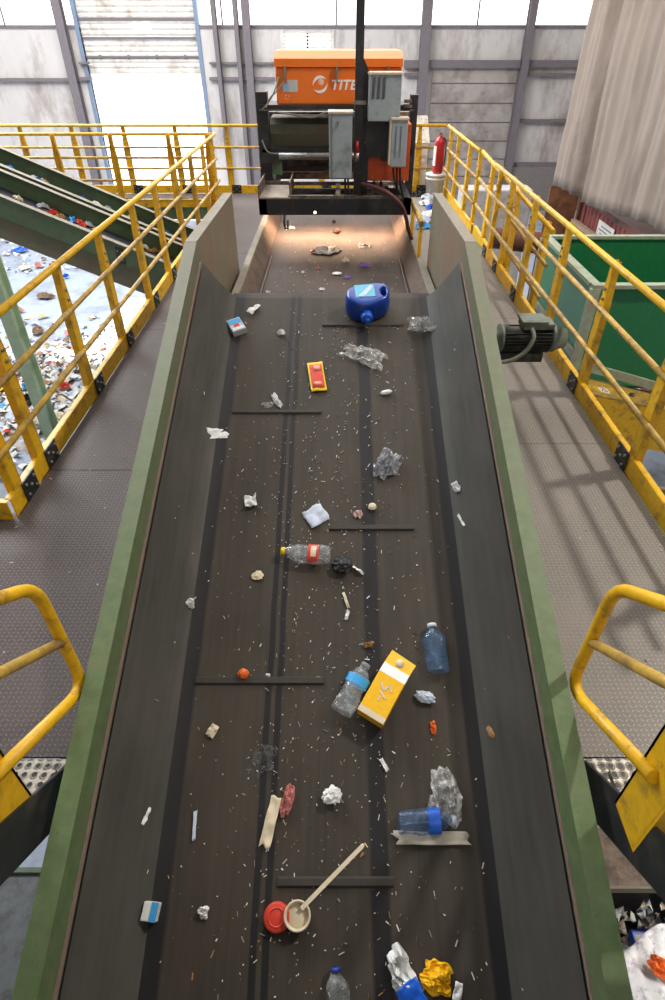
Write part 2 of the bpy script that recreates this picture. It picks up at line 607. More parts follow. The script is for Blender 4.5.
def railing(label, pts, out, posts, heights=(1.07, 0.74, 0.41), toe=True, plates=True, zoff=None, ends=0.0):
    """straight railing along pts (world points on the deck); posts = distances along"""
    p0, p1 = Vector(pts[0]), Vector(pts[-1])
    d = (p1 - p0).normalized()
    L = (p1 - p0).length
    out = Vector(out)
    root = thing('railing', label, 'railing', p0)
    up = Vector((0, 0, 1))
    for i, h in enumerate(heights):
        MB().tube([p0 + up * h - d * ends, p1 + up * h + d * ends], 0.024 if i == 0 else 0.02, 12).build('handrail' if i == 0 else 'mid_rail', YELW if i else YEL, root)
    dh = Vector((d.x, d.y, 0)).normalized()
    for s in posts:
        q = p0 + d * s
        post_mb(q.x, q.y, q.z - 0.22, q.z + heights[0], dh, out).build('post', None, root)
    if toe:
        a, b = p0 + out * 0.012 + up * 0.065, p1 + out * 0.012 + up * 0.065
        tb = MB().use(YEL).bar(a, b, 0.008, 0.13)
        tb.bar(a + out * 0.02 + up * 0.062, b + out * 0.02 + up * 0.062, 0.04, 0.006)
        tb.build('toe_board', None, root)
    if plates:
        for s in posts:
            q = p0 + d * s
            m = MB().use(BLK)
            c = q - out * 0.0 + up * 0.065 + dh * 0.09
            m.hexa([c + dh * a + up * b - out * o for o in (0.004, -0.004) for a, b in ((-0.085, -0.065), (0.085, -0.065), (0.085, 0.075), (-0.085, 0.075))])
            m.use(BOLT)
            for a, b in ((-0.055, -0.03), (-0.055, 0.045), (0.055, -0.03), (0.055, 0.045), (0, 0.01)):
                e = c + dh * a + up * b
                m.tube([e - out * 0.016, e], 0.011, 6)
            m.build('splice_plate', None, root, label='black bolted splice plate')
    return root


Lx, Rx = -1.98, 1.95
YF, YR = 11.0, 12.1          # near and far rail lines of the cross walkway
railing('long yellow railing along the left walkway beside the paper heap', [(Lx, 2.78, DECK), (Lx, YF, DECK)], (-1, 0, 0), [0.14, 0.5, 1.54, 2.47, 3.5, 4.4, 5.4, 6.4, 7.3, 8.1])
railing('short yellow railing stub turning off the left walkway at its near end', [(Lx - 1.6, 2.74, DECK), (Lx - 0.02, 2.74, DECK)], (0, 1, 0), [0.2, 1.1], plates=False)
railing('yellow railing on the near side of the cross walkway behind the green belts', [(-9.5, YF, DECK), (Lx - 0.03, YF, DECK)], (0, -1, 0), [0.3 + 0.925 * k for k in range(8)] + [7.4])
railing('long yellow railing along the far edge of the platform behind the sorter', [(-9.5, YR, DECK), (1.9, YR, DECK)], (0, 1, 0), [0.25 + 0.91 * k for k in range(9)] + [8.2, 9.2, 10.2, 10.95])
railing('long yellow railing along the right walkway in front of the green hopper', [(Rx, 2.0, DECK), (Rx, 8.2, DECK)], (1, 0, 0), [0.25, 1.25, 2.34, 3.4, 4.47, 5.45, 6.1])
railing('yellow railing beside the fire extinguisher at the far right', [(1.96, 9.3, DECK), (1.93, YR - 0.04, DECK)], (1, 0, 0), [0.15, 0.9, 1.9, 2.65], plates=False)
railing('lower yellow railing sloping down behind the right walkway railing', [(2.14, 6.2, DECK - 0.27), (1.985, 9.25, DECK)], (1, 0, 0), [0.3, 1.4, 2.6], plates=False)

# ------------------------------------------------------------------ walkways
CAPX = 1.0       # half width of the infeed conveyor over its flanges
XC = -0.05       # its centre line
WL = thing('walkway', 'brown chequer plate walkway left of the conveyor', 'walkway', (-1.5, 1.23, DECK))
xi = XC - CAPX - 0.02
for i, (y0, y1) in enumerate(((1.23, 3.27), (3.27, 5.7), (5.7, 8.3), (8.3, YR))):
    x1 = xi if y1 < 6 else -0.95
    m = MB().box((Lx + 0.0, y0 + 0.003, DECK - 0.012), (x1, y1 - 0.003, DECK))
    if i == 0:
        m.box((Lx - 0.7, 1.235, DECK - 0.012), (Lx, 2.8, DECK))
    m.build('deck_plate', DECKL, WL)
MB().box((Lx - 0.07, 2.75, DECK - 0.2), (Lx - 0.0, YR, DECK - 0.014)).box((xi - 0.1, 1.25, DECK - 0.2), (xi - 0.02, YR, DECK - 0.014)).build('edge_beam', BLK, WL)
MB().box((-0.99, 5.95, DECK - 0.01), (-0.955, YR - 0.1, DECK + 0.006)).build('deck_edge', FINW, WL, label='bright edge strip')
WR = thing('walkway', 'grey dusty chequer plate walkway right of the conveyor', 'walkway', (1.5, 1.23, DECK))
xr = XC + CAPX + 0.02
for i, (y0, y1) in enumerate(((1.23, 3.6), (3.6, 6.0), (6.0, 8.5), (8.5, YR))):
    x0 = xr if i < 2 else 0.9
    MB().box((x0, y0 + 0.003, DECK - 0.012), (Rx, y1 - 0.003, DECK)).build('deck_plate', DECKR, WR)
MB().box((Rx, 1.25, DECK - 0.2), (Rx + 0.07, YR, DECK - 0.014)).box((xr + 0.02, 1.25, DECK - 0.2), (xr + 0.1, YR, DECK - 0.014)).build('edge_beam', DKG, WR)
WX = thing('walkway', 'cross walkway leading off left behind the green belts', 'walkway', (-5.5, 10.95, DECK))
MB().box((-9.5, YF, DECK - 0.012), (Lx - 0.004, YR, DECK)).build('deck_plate', DECKL, WX)
MB().box((-9.5, YF + 0.02, DECK - 0.2), (Lx - 0.08, YF + 0.1, DECK - 0.014)).box((-9.5, YR - 0.08, DECK - 0.2), (Lx - 0.08, YR, DECK - 0.014)).build('edge_beam', DKG, WX)
# steel legs of the platform
for i, (x, y) in enumerate(((-1.9, 4.8), (-1.9, YR - 0.15), (1.88, 4.8), (1.88, YR - 0.15))):
    o = MB().bar((x, y, 0), (x, y, DECK - 0.2), 0.14, 0.14, (1, 0, 0)).build('platform_column', DKG)
    tag(o, ('green steel column under the %s walkway, %s end' % ('left' if x < 0 else 'right', 'near' if y < 6 else 'far')), 'column')
# perforated nosings and crossover stairs rising towards the camera
PERF = NT('perforated_tread')
vo = PERF.n('ShaderNodeTexVoronoi')
vo.inputs['Scale'].default_value = 26
vo.inputs['Randomness'].default_value = 0.15
PERF.L(PERF.coord(), vo.inputs['Vector'])
hole = PERF.ramp(vo.outputs['Distance'], 0.24, 0.3)
ring_ = PERF.ramp(vo.outputs['Distance'], 0.5, 0.32)
PERF.set(Base_Color=PERF.mix(hole, (0.008, 0.008, 0.008, 1), rgb(168, 160, 148)), Roughness=0.45, Metallic=0.3)
PERF.bump(PERF.math('MULTIPLY', ring_, hole), 0.7, 0.008)
PERF = PERF.m
zl0 = 1.28
for side, xa, xb, lab, xh in ((-1, -2.0, -1.1, 'left', -1.09), (1, 1.02, 1.94, 'right', 1.0)):
    st = thing('access_stair', 'perforated steel steps rising from the near end of the %s walkway' % lab, 'stairs', ((xa + xb) / 2, 1.2, DECK))
    MB().box((xa, 1.12, DECK - 0.03), (xb, 1.225, DECK)).build('nosing', PERF, st)
    for k in range(3):
        y0 = 1.12 - 0.2 * (k + 1)
        z0 = DECK + 0.18 * (k + 1) - 0.1
        MB().box((xa + 0.05, y0, z0 - 0.03), (xb - 0.01 if side < 0 else xb, y0 + 0.22, z0)).build('tread', PERF, st)
    for x in ((xa, xb) if side > 0 else (xb, xa)):
        MB().bar((x, 1.25, DECK - 0.16), (x, 0.2, DECK + 0.76), 0.012, 0.2).build('stringer', BLK, st)
    xo_ = xb - 0.05 if side < 0 else xa + 0.06
    MB().bar((xo_, 1.16, 1.6 if side < 0 else zl0), (xo_, 1.16, DECK - 0.03), 0.06, 0.06, (1, 0, 0)).build('leg', BLK, st)
    # handrail with a closed loop at its lower end and a slotted channel post
    gr = thing('stair_handrail', 'yellow looped handrail at the foot of the %s steps' % lab, 'handrail', (xh, 0.9, DECK))
    T = lambda y, h: Vector((xh, y, EYE - h))
    s40 = math.tan(R(39))
    pts = [T(0.72, 1.56 - s40 * 0.70)] + arc(T(0.72, 1.56 - s40 * 0.70), T(1.45, 1.56), T(1.47, 2.02), 0.1) + arc(T(1.45, 1.56), T(1.47, 2.2), T(0.9, 1.86), 0.14) + [T(0.9, 1.84)]
    MB().tube(pts, 0.024, 12).build('loop_tube', YEL, gr)
    MB().tube([T(1.455, 1.88), T(0.72, 1.88 - s40 * 0.735)], 0.02, 12).build('mid_rail', YELW, gr)
    yp = 0.9
    m = MB().use(YEL)
    zb, zt = EYE - 2.2, EYE - 1.1
    xo = xh + side * 0.012
    m.box((xo, yp - 0.075, zb), (xo + side * 0.012, yp + 0.085, zt))
    m.box((xo, yp - 0.085, zb), (xo + side * 0.12, yp - 0.073, zt)).box((xo, yp + 0.075, zb), (xo + side * 0.12, yp + 0.085, zt))
    m.build('post', None, gr)
    b = MB().use(SIL)
    for z, dx in ((zb + 0.1, 0.035), (zb + 0.3, 0.05)):
        b.tube([(xo + side * dx, yp - 0.11, z), (xo + side * dx, yp - 0.07, z)], 0.022, 8)
    b.build('bolts', None, gr)
cw = thing('crossover_bridge', 'steel crossover bridge over the near end of the conveyor', 'bridge', (0, -0.3, EYE - 1.6))
MB().box((-2.0, -0.9, EYE - 1.63), (1.95, 0.2, EYE - 1.6)).build('deck_plate', PERF, cw)
MB().box((-2.0, -0.9, EYE - 1.8), (1.95, -0.82, EYE - 1.63)).box((-2.0, 0.12, EYE - 1.8), (1.95, 0.2, EYE - 1.63)).build('edge_beam', DKG, cw)

# ------------------------------------------------------------------ infeed conveyor (local frame: x across, y along, z off the belt)
AL = R(19.17)
ca, sa = math.cos(AL), math.sin(AL)
ORI = Vector((XC, 0, EYE - 2.45 / ca))
CMAT = Matrix.Translation(ORI) @ Matrix.Rotation(AL, 4, 'X')
CINV = CMAT.inverted()
conv = thing('infeed_conveyor', 'wide green-sided conveyor belt rising to the sorter', 'conveyor', ORI, (AL, 0, 0))
S0, S1 = -2.2, 4.48
DB = lambda s: -0.45      # belt level along the travel


def trough(x, s):
    """belt and skirt section: flat middle, turned-up sides"""
    a = abs(x)
    b = DB(s)
    if a < 0.68:
        return b
    t = min(1, (a - 0.68) / 0.22)
    return b + (-0.155 - b) * (1 - math.cos(t * PI / 2)) ** 0.85


m = MB()
ns = 60
m.sheet(lambda u, v: Vector((-0.72 + 1.44 * u, S0 + (S1 - 0.02 - S0) * v, trough(-0.72 + 1.44 * u, S0 + (S1 - S0) * v))), 24, ns)
# over the head pulley and back underneath
rp = 0.17
m.sheet(lambda u, v: Vector((-0.74 + 1.48 * u, S1 - 0.02 + rp * math.sin(v * PI), DB(S1) - rp + rp * math.cos(v * PI))), 8, 10)
m.sheet(lambda u, v: Vector((-0.74 + 1.48 * u, S1 - 0.02 + (S0 - S1) * v, DB(S1) - 2 * rp - 0.1 * v)), 4, 4)
m.build('belt', BELT, conv, local=True)
for s, ym in ((0.95, 1), (1, 1)):
    pass
# cleats, staggered left and right
for px, py, half in ((362, 325, 1), (275, 412, -1), (370, 528, 1), (258, 681, -1), (350, 882, 1)):
    dloc = CINV @ (Vector((0, 0, EYE)) + ray(px, py) * 1.0)
    o_ = CINV @ Vector((0, 0, EYE))
    dd = (CINV.to_3x3() @ ray(px, py))
    tt = (DB(3) - o_.z) / dd.z
    s = (o_ + dd * tt).y
    xa, xb = (0.02, 0.46) if half > 0 else (-0.62, 0.0)
    if py == 325:
        xa, xb = -0.06, 0.52
    if py == 681:
        xa, xb = -0.645, -0.02
    if py in (528,):
        xa, xb = 0.0, 0.48
    if py == 882:
        xa, xb = -0.2, 0.28
    if py == 412:
        xa, xb = -0.63, -0.06
    zb = DB(s)
    c = MB().prism([(s - 0.022, zb - 0.002), (s + 0.022, zb - 0.002), (s + 0.012, zb + 0.013), (s - 0.012, zb + 0.013)], xa, xb, 'x')
    c.build('cleat', CLEAT, conv, local=True)
for sg, nm in ((-1, 'left'), (1, 'right')):
    k = MB()
    k.sheet(lambda u, v: Vector((sg * (0.70 + 0.2 * u), S0 + (S1 - 0.02 - S0) * v, trough(0.70 + 0.2 * u, S0 + (S1 - S0) * v) + 0.004)), 10, 50)
    k.build('skirt', SKIRT, conv, local=True)
    # pressed side wall: flange on top, vertical web, lip holding the skirt
    a, b = 0.918, 1.0
    f = MB().prism([(sg * a, 0), (sg * b, 0), (sg * b, -0.09), (sg * (b - 0.008), -0.09), (sg * (b - 0.008), -0.008), (sg * (a + 0.006), -0.008),
                    (sg * (a + 0.006), -0.62), (sg * a, -0.62)], S0, S1, 'y')
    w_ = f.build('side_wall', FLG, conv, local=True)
    MB().prism([(sg * (a - 0.004), -0.135), (sg * a, -0.135), (sg * a, -0.16), (sg * (a - 0.007), -0.16), (sg * (a - 0.007), -0.152)], S0, S1 - 0.02, 'y').build('skirt_lip', LIP, conv, local=True)
    bl = MB().use(BOLT)
    for q in range(9):
        s = -0.6 + q * 0.62
        for ds in (0, 0.07):
            bl.lathe([(0, 0.012), (0.008, 0.01), (0.014, 0.002), (0.014, 0)], Matrix.Translation((sg * a, s + ds, -0.06)) @ Matrix.Rotation(-sg * PI / 2, 4, 'Y'), 8)
    bl.build('wall_bolt', None, w_)
    bpy.data.objects[w_.name]
    # joint line across the flange
    j = MB()
    for s in (0.62, 2.7):
        j.box((sg * a, s, 0.0005), (sg * b, s + 0.006, 0.003))
    j.build('flange_joint', BLK, w_)
# head pulley and shaft
MB().tube([(-0.76, S1 - 0.02, DB(S1) - rp), (0.76, S1 - 0.02, DB(S1) - rp)], rp - 0.01, 20).tube([(-0.95, S1 - 0.02, DB(S1) - rp), (1.18, S1 - 0.02, DB(S1) - rp)], 0.035, 12).build('head_pulley', SIL, conv, local=True)
# level discharge panels past the head
crest = CMAT @ Vector((0, S1, 0))
for sg in (-1, 1):
    xo, xin = XC + sg * 1.0, XC + sg * 0.925
    y0, y1 = crest.y - 0.0, 5.95
    zt0, zt1 = crest.z, crest.z - 0.03
    zb0 = crest.z - 0.42
    p = MB()
    xs = (xin, xin + sg * 0.012)
    prof = [(y0 + 0.01, zt0 - 0.008), (y1, zt1 - 0.008), (y1, DECK - 0.1), (y0 + 0.35, DECK - 0.1), (y0 + 0.16, zb0 - 0.1), (y0 + 0.05, zb0 + 0.05)]
    p.prism(prof, min(xs), max(xs), 'x')
    pn = p.build('discharge_panel', PANEL, conv)
    c_ = MB().hexa([(xin - sg * 0.005, y0 + 0.003, zt0 - 0.01), (xo, y0 + 0.003, zt0 - 0.01), (xo, y1, zt1 - 0.01), (xin - sg * 0.005, y1, zt1 - 0.01),
                    (xin - sg * 0.005, y0 + 0.003, zt0 + 0.002), (xo, y0 + 0.003, zt0 + 0.002), (xo, y1, zt1 + 0.002), (xin - sg * 0.005, y1, zt1 + 0.002)])
    c_.bar((xo - sg * 0.004, y0 + 0.003, zt0 - 0.05), (xo - sg * 0.004, y1, zt1 - 0.05), 0.008, 0.09)
    c_.build('panel_cap', CAP, pn)
# drive motor on the right of the head pulley
mz = (CMAT @ Vector((0, S1 - 0.02, DB(S1) - rp)))
gx = XC + 1.08
yM, zM = mz.y - 0.1, mz.z - 0.13
g = MB().use(MOTG)
g.box((gx - 0.03, yM - 0.1, zM - 0.13), (gx + 0.09, yM + 0.1, zM + 0.1), 0.02)
g.box((gx - 0.03, yM + 0.08, zM - 0.06), (gx + 0.085, yM + 0.3, zM + 0.14), 0.012)
MX = Matrix.Translation((0, yM, zM)) @ Matrix.Rotation(PI / 2, 4, 'Y')
g.lathe([(0, gx + 0.08), (0.1, gx + 0.08), (0.1, gx + 0.14), (0.07, gx + 0.16), (0.065, gx + 0.2), (0.105, gx + 0.21), (0.105, gx + 0.235), (0, gx + 0.235)], MX, 24)
gb = g.build('gearbox', None, conv)
mo = MB().use(MOTOR)
mo.lathe([(0, gx + 0.23), (0.085, gx + 0.23), (0.085, gx + 0.60), (0, gx + 0.60)], MX, 24)
for k in range(28):
    a = 2 * PI * k / 28
    c, s = math.cos(a), math.sin(a)
    if s > 0.75:
        continue
    mo.bar((gx + 0.24, yM + c * 0.095, zM + s * 0.095), (gx + 0.59, yM + c * 0.095, zM + s * 0.095), 0.006, 0.03, (0, c, s))
mo.use(MOTG).lathe([(0, gx + 0.60), (0.105, gx + 0.60), (0.108, gx + 0.63), (0.1, gx + 0.63), (0.07, gx + 0.72), (0, gx + 0.72)], MX, 24)
mo.use(MOTOR).box((gx + 0.22, yM - 0.09, zM - 0.16), (gx + 0.55, yM + 0.09, zM - 0.09))
dm = mo.build('drive_motor', None, conv)
MB().use(MOTG).box((gx + 0.36, yM - 0.08, zM + 0.09), (gx + 0.60, yM + 0.08, zM + 0.14), 0.01).box((gx + 0.35, yM - 0.09, zM + 0.14), (gx + 0.54, yM + 0.09, zM + 0.158), 0.006).build('terminal_box', None, dm)
pts = [Vector(p) for p in ((gx + 0.42, yM - 0.09, zM + 0.11), (gx + 0.43, yM - 0.15, zM + 0.06), (gx + 0.38, yM - 0.17, zM - 0.04), (gx + 0.28, yM - 0.17, zM - 0.11), (gx + 0.14, yM - 0.16, zM - 0.13), (gx - 0.03, yM - 0.15, zM - 0.13))]
def smooth_path(p, n=6):
    out = []
    for i in range(len(p) - 1):
        a, b, c, d = p[max(i - 1, 0)], p[i], p[i + 1], p[min(i + 2, len(p) - 1)]
        for k in range(n):
            t = k / n
            out.append(0.5 * ((2 * b) + (c - a) * t + (2 * a - 5 * b + 4 * c - d) * t * t + (3 * b - a - 3 * c + d) * t ** 3))
    out.append(p[-1])
    return out
MB().tube(smooth_path(pts), 0.016, 10).build('motor_cable', CONDUIT, dm)
# legs under the tail
for x in (-0.85, 0.85):
    for s in (-1.6, 2.9):
        q = CMAT @ Vector((x, s, -0.6))
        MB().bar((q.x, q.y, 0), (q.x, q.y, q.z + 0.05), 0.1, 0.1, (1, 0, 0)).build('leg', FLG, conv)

# ------------------------------------------------------------------ acceleration belt and optical sorter
AX = -0.035
ZA = EYE - 1.95
acc = thing('sorter_belt', 'short flat belt running under the orange sorter', 'conveyor', (AX, 4.7, 0))
m = MB()
m.sheet(lambda u, v: Vector((AX - 0.74 + 1.48 * u, 4.75 + 5.2 * v, ZA)), 4, 20)
m.sheet(lambda u, v: Vector((AX - 0.74 + 1.48 * u, 4.75 - 0.11 * math.sin(v * PI), ZA - 0.11 + 0.11 * math.cos(v * PI))), 4, 10)
m.sheet(lambda u, v: Vector((AX - 0.74 + 1.48 * u, 4.75 + 5.2 * v, ZA - 0.22)), 4, 4)
m.build('belt', ABELT, acc)
for sg in (-1, 1):
    x0, x1 = AX + sg * 0.73, AX + sg * 0.83
    x2 = AX + sg * 0.88
    zt = EYE - 1.77
    q = MB().prism([(x0, ZA + 0.01), (x0 + sg * 0.01, ZA + 0.01), (x1 + sg * 0.008, zt - 0.01), (x2, zt - 0.01), (x2, ZA - 0.35), (x2 + sg * 0.008, ZA - 0.35), (x2 + sg * 0.008, zt), (x1, zt)], 4.7, 10.0, 'y')
    q.build('side_guide', CAP, acc)
    MB().prism([(x0 - sg * 0.003, ZA + 0.012), (x0 + sg * 0.008, ZA + 0.012), (x1 + sg * 0.004, zt - 0.012), (x1 - sg * 0.008, zt - 0.012)], 4.72, 9.98, 'y').build('guide_lining', GUIDE, acc, label='dark rubbed lining')
    MB().bar((x0 - sg * 0.03, 4.8, ZA + 0.012), (x0 - sg * 0.03, 6.75, ZA + 0.012), 0.008, 0.01).build('edge_strip', LIP, acc, label='thin tan strip')
for y in (5.3, 9.6):
    for sg in (-1, 1):
        MB().bar((AX + sg * 0.82, y, 0), (AX + sg * 0.82, y, ZA - 0.3), 0.09, 0.09, (1, 0, 0)).build('leg', DKG, acc)
# small guard rail standing on the right side guide
zt = EYE - 1.77
gd = thing('guard_rail', 'low yellow guard rail bolted beside the right edge of the sorter belt', 'railing', (0.79, 6.5, zt))
MB().tube([(0.80, 6.0, zt + 0.34), (0.80, 6.95, zt + 0.34)], 0.027, 12).build('handrail', YELW, gd)
for y in (6.12, 6.85):
    MB().use(YEL).box((0.79, y - 0.035, zt), (0.797, y + 0.035, zt + 0.33)).box((0.79, y + 0.028, zt), (0.83, y + 0.035, zt + 0.33)).build('post', None, gd)

SY = 6.6
sort = thing('optical_sorter', 'orange-hooded optical sorting machine spanning the belt', 'machine', (0.05, 7.5, ZA))


def pxbox(m, x0, y0, x1, y1, Y, depth, bev=0.0):
    """box whose front face at distance Y spans the given window of view"""
    ym = (y0 + y1) / 2
    a, b = at(x0, ym, Y=Y).x, at(x1, ym, Y=Y).x
    z1, z0 = at(CX, y0, Y=Y).z, at(CX, y1, Y=Y).z
    return m.box((a, Y, z0), (b, Y + depth, z1), bev)


# lower frame: front beam, side beams, cross bars
m = MB().use(BLK)
pxbox(m, 259, 199, 411, 215, SY, 0.06)
zbm = at(CX, 215, Y=SY).z
ztm = at(CX, 199, Y=SY).z
xl, xrr = at(259, 207, Y=SY).x, at(411, 207, Y=SY).x
m.box((xl, SY, zbm), (xl + 0.08, 8.6, ztm)).box((xrr - 0.08, SY, zbm), (xrr, 8.6, ztm))
m.box((xl, 8.5, zbm), (xrr, 8.6, ztm))
m.build('base_frame', None, sort)
m = MB().use(DUSTBLK)
for y in (SY + 0.04, 6.98, 7.32):
    m.bar((xl + 0.3, y, ztm + 0.012), (xrr - 0.1, y, ztm + 0.012), 0.05, 0.03)
for x in (0.0, 0.52, 0.22):
    m.bar((x, SY + 0.04, ztm + 0.012), (x, 7.32, ztm + 0.012), 0.05, 0.03)
m.use(BLK).box((xl + 0.3, SY + 0.1, zbm + 0.02), (xrr - 0.1, 7.3, zbm + 0.04))
m.build('cross_frame', None, sort)
# dusty corner tray with raised sides
tx0, tx1 = xl, at(291, 195, Y=SY + 0.1).x
m = MB().use(TRAY).box((tx0, SY, ztm), (tx1, 7.25, ztm + 0.015))
m.use(DUSTBLK).box((tx0, SY, ztm), (tx0 + 0.012, 7.25, ztm + 0.12)).box((tx1 - 0.012, SY + 0.05, ztm), (tx1, 7.25, ztm + 0.14)).box((tx0, 7.24, ztm), (tx1, 7.25, ztm + 0.05))
m.build('tray', None, sort)
MB().tube([(xl + 0.26, SY + 0.02, zbm), (xl + 0.25, SY - 0.0, zbm - 0.07), (xl + 0.26, SY, zbm - 0.13), (xl + 0.285, SY, zbm - 0.13), (xl + 0.29, SY, zbm - 0.05)], 0.012, 8).build('cable_loop', CABLE, sort)
pl = at(315, 212.5, Y=SY)
MB().lathe([(0, 0.01), (0.012, 0.006), (0.014, 0)], Matrix.Translation((pl.x, SY - 0.001, pl.z)) @ Matrix.Rotation(PI / 2, 4, 'X'), 10).build('indicator_lamp', LITE, sort)
# uprights
m = MB().use(BLK)
pxbox(m, 259, 92, 270, 200, 7.5, 0.14)
m.build('upright', None, sort)
m = MB().use(BLK)
pxbox(m, 408, 95, 415, 200, 7.5, 0.14)
m.build('upright', None, sort)
m = MB().use(BLK)
pxbox(m, 258, 105, 414, 109.5, 7.46, 0.5)
m.use(DUSTBLK)
pxbox(m, 259, 109.5, 414, 111, 7.44, 0.5)
pxbox(m, 412, 100, 405, 103, 7.42, 0.1)
pxbox(m, 412, 105, 404, 108, 7.42, 0.1)
m.build('hood_beam', None, sort)
# hood: lower body, sloping shoulder, lid
HY = 7.55
a0 = at(277, 104, Y=HY)
hx0_, hx1_ = a0.x, at(401, 90, Y=HY).x
zA_, zB_, zC_ = at(CX, 104.5, Y=HY).z, at(CX, 67.5, Y=HY).z, at(CX, 58.5, Y=HY).z
zD_ = at(CX, 50.5, Y=HY + 0.22).z
m = MB().use(ORG).box((hx0_, HY, zA_), (hx1_, HY + 1.0, zB_), 0.012)
hood = m.build('hood', None, sort)
m = MB().use(ORG).prism([(HY - 0.02, zB_ + 0.004), (HY - 0.02, zC_), (HY + 0.17, zD_), (HY + 1.0, zD_), (HY + 1.02, zB_ + 0.004)], hx0_ - 0.006, hx1_ + 0.004, 'x')
m.build('hood_lid', None, sort)
for px in (285, 337, 388):
    c = at(px, 72, Y=HY - 0.03)
    m = MB().use(SIL).box((c.x - 0.011, HY - 0.045, c.z - 0.06), (c.x + 0.011, HY - 0.012, c.z + 0.05)).tube([(c.x, HY - 0.03, c.z - 0.1), (c.x, HY - 0.03, c.z - 0.03)], 0.006, 6)
    m.build('latch', None, sort)
p0, p1 = at(283, 92, Y=HY - 0.004), at(297.5, 80, Y=HY - 0.004)
m = MB().use(plain('notice_grey', rgb(196, 196, 196), 0.5)).box((p0.x + 0.05, HY - 0.004, p0.z), (p1.x, HY, p1.z)).use(plain('notice_blue', rgb(150, 180, 206), 0.5)).box((p0.x, HY - 0.005, p0.z), (p0.x + 0.06, HY - 0.001, p0.z + 0.085))
m.build('notice_sticker', None, hood)
m = MB().use(LOGO)
for dx, dz in ((0.0, -0.03), (0.03, -0.035), (0.018, -0.065), (-0.005, -0.055)):
    m.lathe([(0, 0.003), (0.005, 0)], Matrix.Translation((p0.x + 0.03 + dx, HY, p0.z + dz)) @ Matrix.Rotation(PI / 2, 4, 'X'), 8)
m.build('stud_holes', None, hood)
# emblem: two crescents chasing round a ball
c = at(320, 84.5, Y=HY - 0.005)
m = MB().use(LOGO)
Rr = 0.077
for k, base in enumerate((R(35), R(215))):
    n = 22
    o_, i_ = [], []
    for q in range(n + 1):
        t = q / n
        a = base + t * R(160)
        wd = 0.002 + 0.026 * math.sin(PI * min(1, t * 1.06)) ** 0.8
        o_.append(m.v((c.x + Rr * math.cos(a), HY - 0.004, c.z + Rr * math.sin(a))))
        i_.append(m.v((c.x + (Rr - wd) * math.cos(a), HY - 0.004, c.z + (Rr - wd) * math.sin(a))))
    for q in range(n):
        m.face([o_[q], o_[q + 1], i_[q + 1], i_[q]])
m.build('emblem', None, hood, solid=0.004)
m = MB().use(plain('emblem_peach', rgb(250, 206, 176), 0.5)).lathe([(0, 0.003), (0.026, 0.002), (0.03, 0)], Matrix.Translation((c.x + 0.012, HY, c.z + 0.02)) @ Matrix.Rotation(PI / 2, 4, 'X'), 16)
m.build('emblem_ball', None, hood)
tx = bpy.data.curves.new('logo_lettering', 'FONT')
tx.body = 'TITECH'
tx.size = 0.118
tx.shear = 0.22
tx.offset = 0.0035
tx.space_character = 1.04
tx.extrude = 0.002
tx.materials.append(LOGO)
to = bpy.data.objects.new('logo_lettering', tx)
COL.objects.link(to)
c = at(330.5, 89.5, Y=HY - 0.004)
to.parent = hood
to.location = (c.x, HY - 0.004, c.z)
to.rotation_euler = (PI / 2, 0, 0)
to.scale = (1.13, 1, 1)
bpy.context.view_layer.update()
dg = bpy.context.evaluated_depsgraph_get()
lm = bpy.data.meshes.new_from_object(to.evaluated_get(dg))
lo_ = bpy.data.objects.new('logo_lettering', lm)
COL.objects.link(lo_)
lo_.parent = hood
lo_.matrix_basis = to.matrix_basis.copy()
bpy.data.objects.remove(to)
lo_.name = 'logo_lettering'
lo_.location.y = HY - 0.004
# inside of the machine: green drum guard, roller bar, rear plate
m = MB().use(FLG2)  # drum guard in a paler green, standing in for light under the hood
a, b = at(270, 130, Y=7.7), at(402, 130, Y=7.7)
z1, z0 = at(CX, 119, Y=7.7).z, at(CX, 147, Y=7.7).z
m.prism([(7.7, z0), (7.66, (z0 + z1) / 2), (7.7, z1 - 0.05), (7.8, z1), (8.2, z1), (8.2, z0)], a.x, b.x, 'x')
m.build('drum_guard', None, sort)
m = MB().use(SIL)
a, b = at(279, 156, Y=7.35), at(398, 156, Y=7.35)
m.tube([a, b], 0.035, 14)
m.build('roller_bar', None, sort)
m = MB().use(BLK)
pxbox(m, 262, 149, 412, 153, 7.5, 0.6)
pxbox(m, 262, 153, 281, 163, 7.45, 0.1)
m.use(DUSTBLK)
pxbox(m, 262, 172, 412, 178, 8.3, 0.04)
m.use(DKG)
pxbox(m, 272, 163, 282, 175, 7.5, 0.05)
m.build('inner_frame', None, sort)
m = MB().use(DUSTBLK)
pxbox(m, 264, 112, 412, 176, 8.55, 0.03)
m.build('rear_plate', None, sort)
# halogen strips under the frame
m = MB().use(BLK).box((AX - 0.7, 7.4, zbm - 0.01), (AX + 0.7, 7.7, zbm + 0.04))
m.use(LAMP)
for k in range(7):
    x = AX - 0.6 + k * 0.2
    m.box((x - 0.07, 7.5, zbm - 0.02), (x + 0.07, 7.6, zbm - 0.008))
m.build('halogen_strip', None, sort, label='glowing halogen lamp strip')
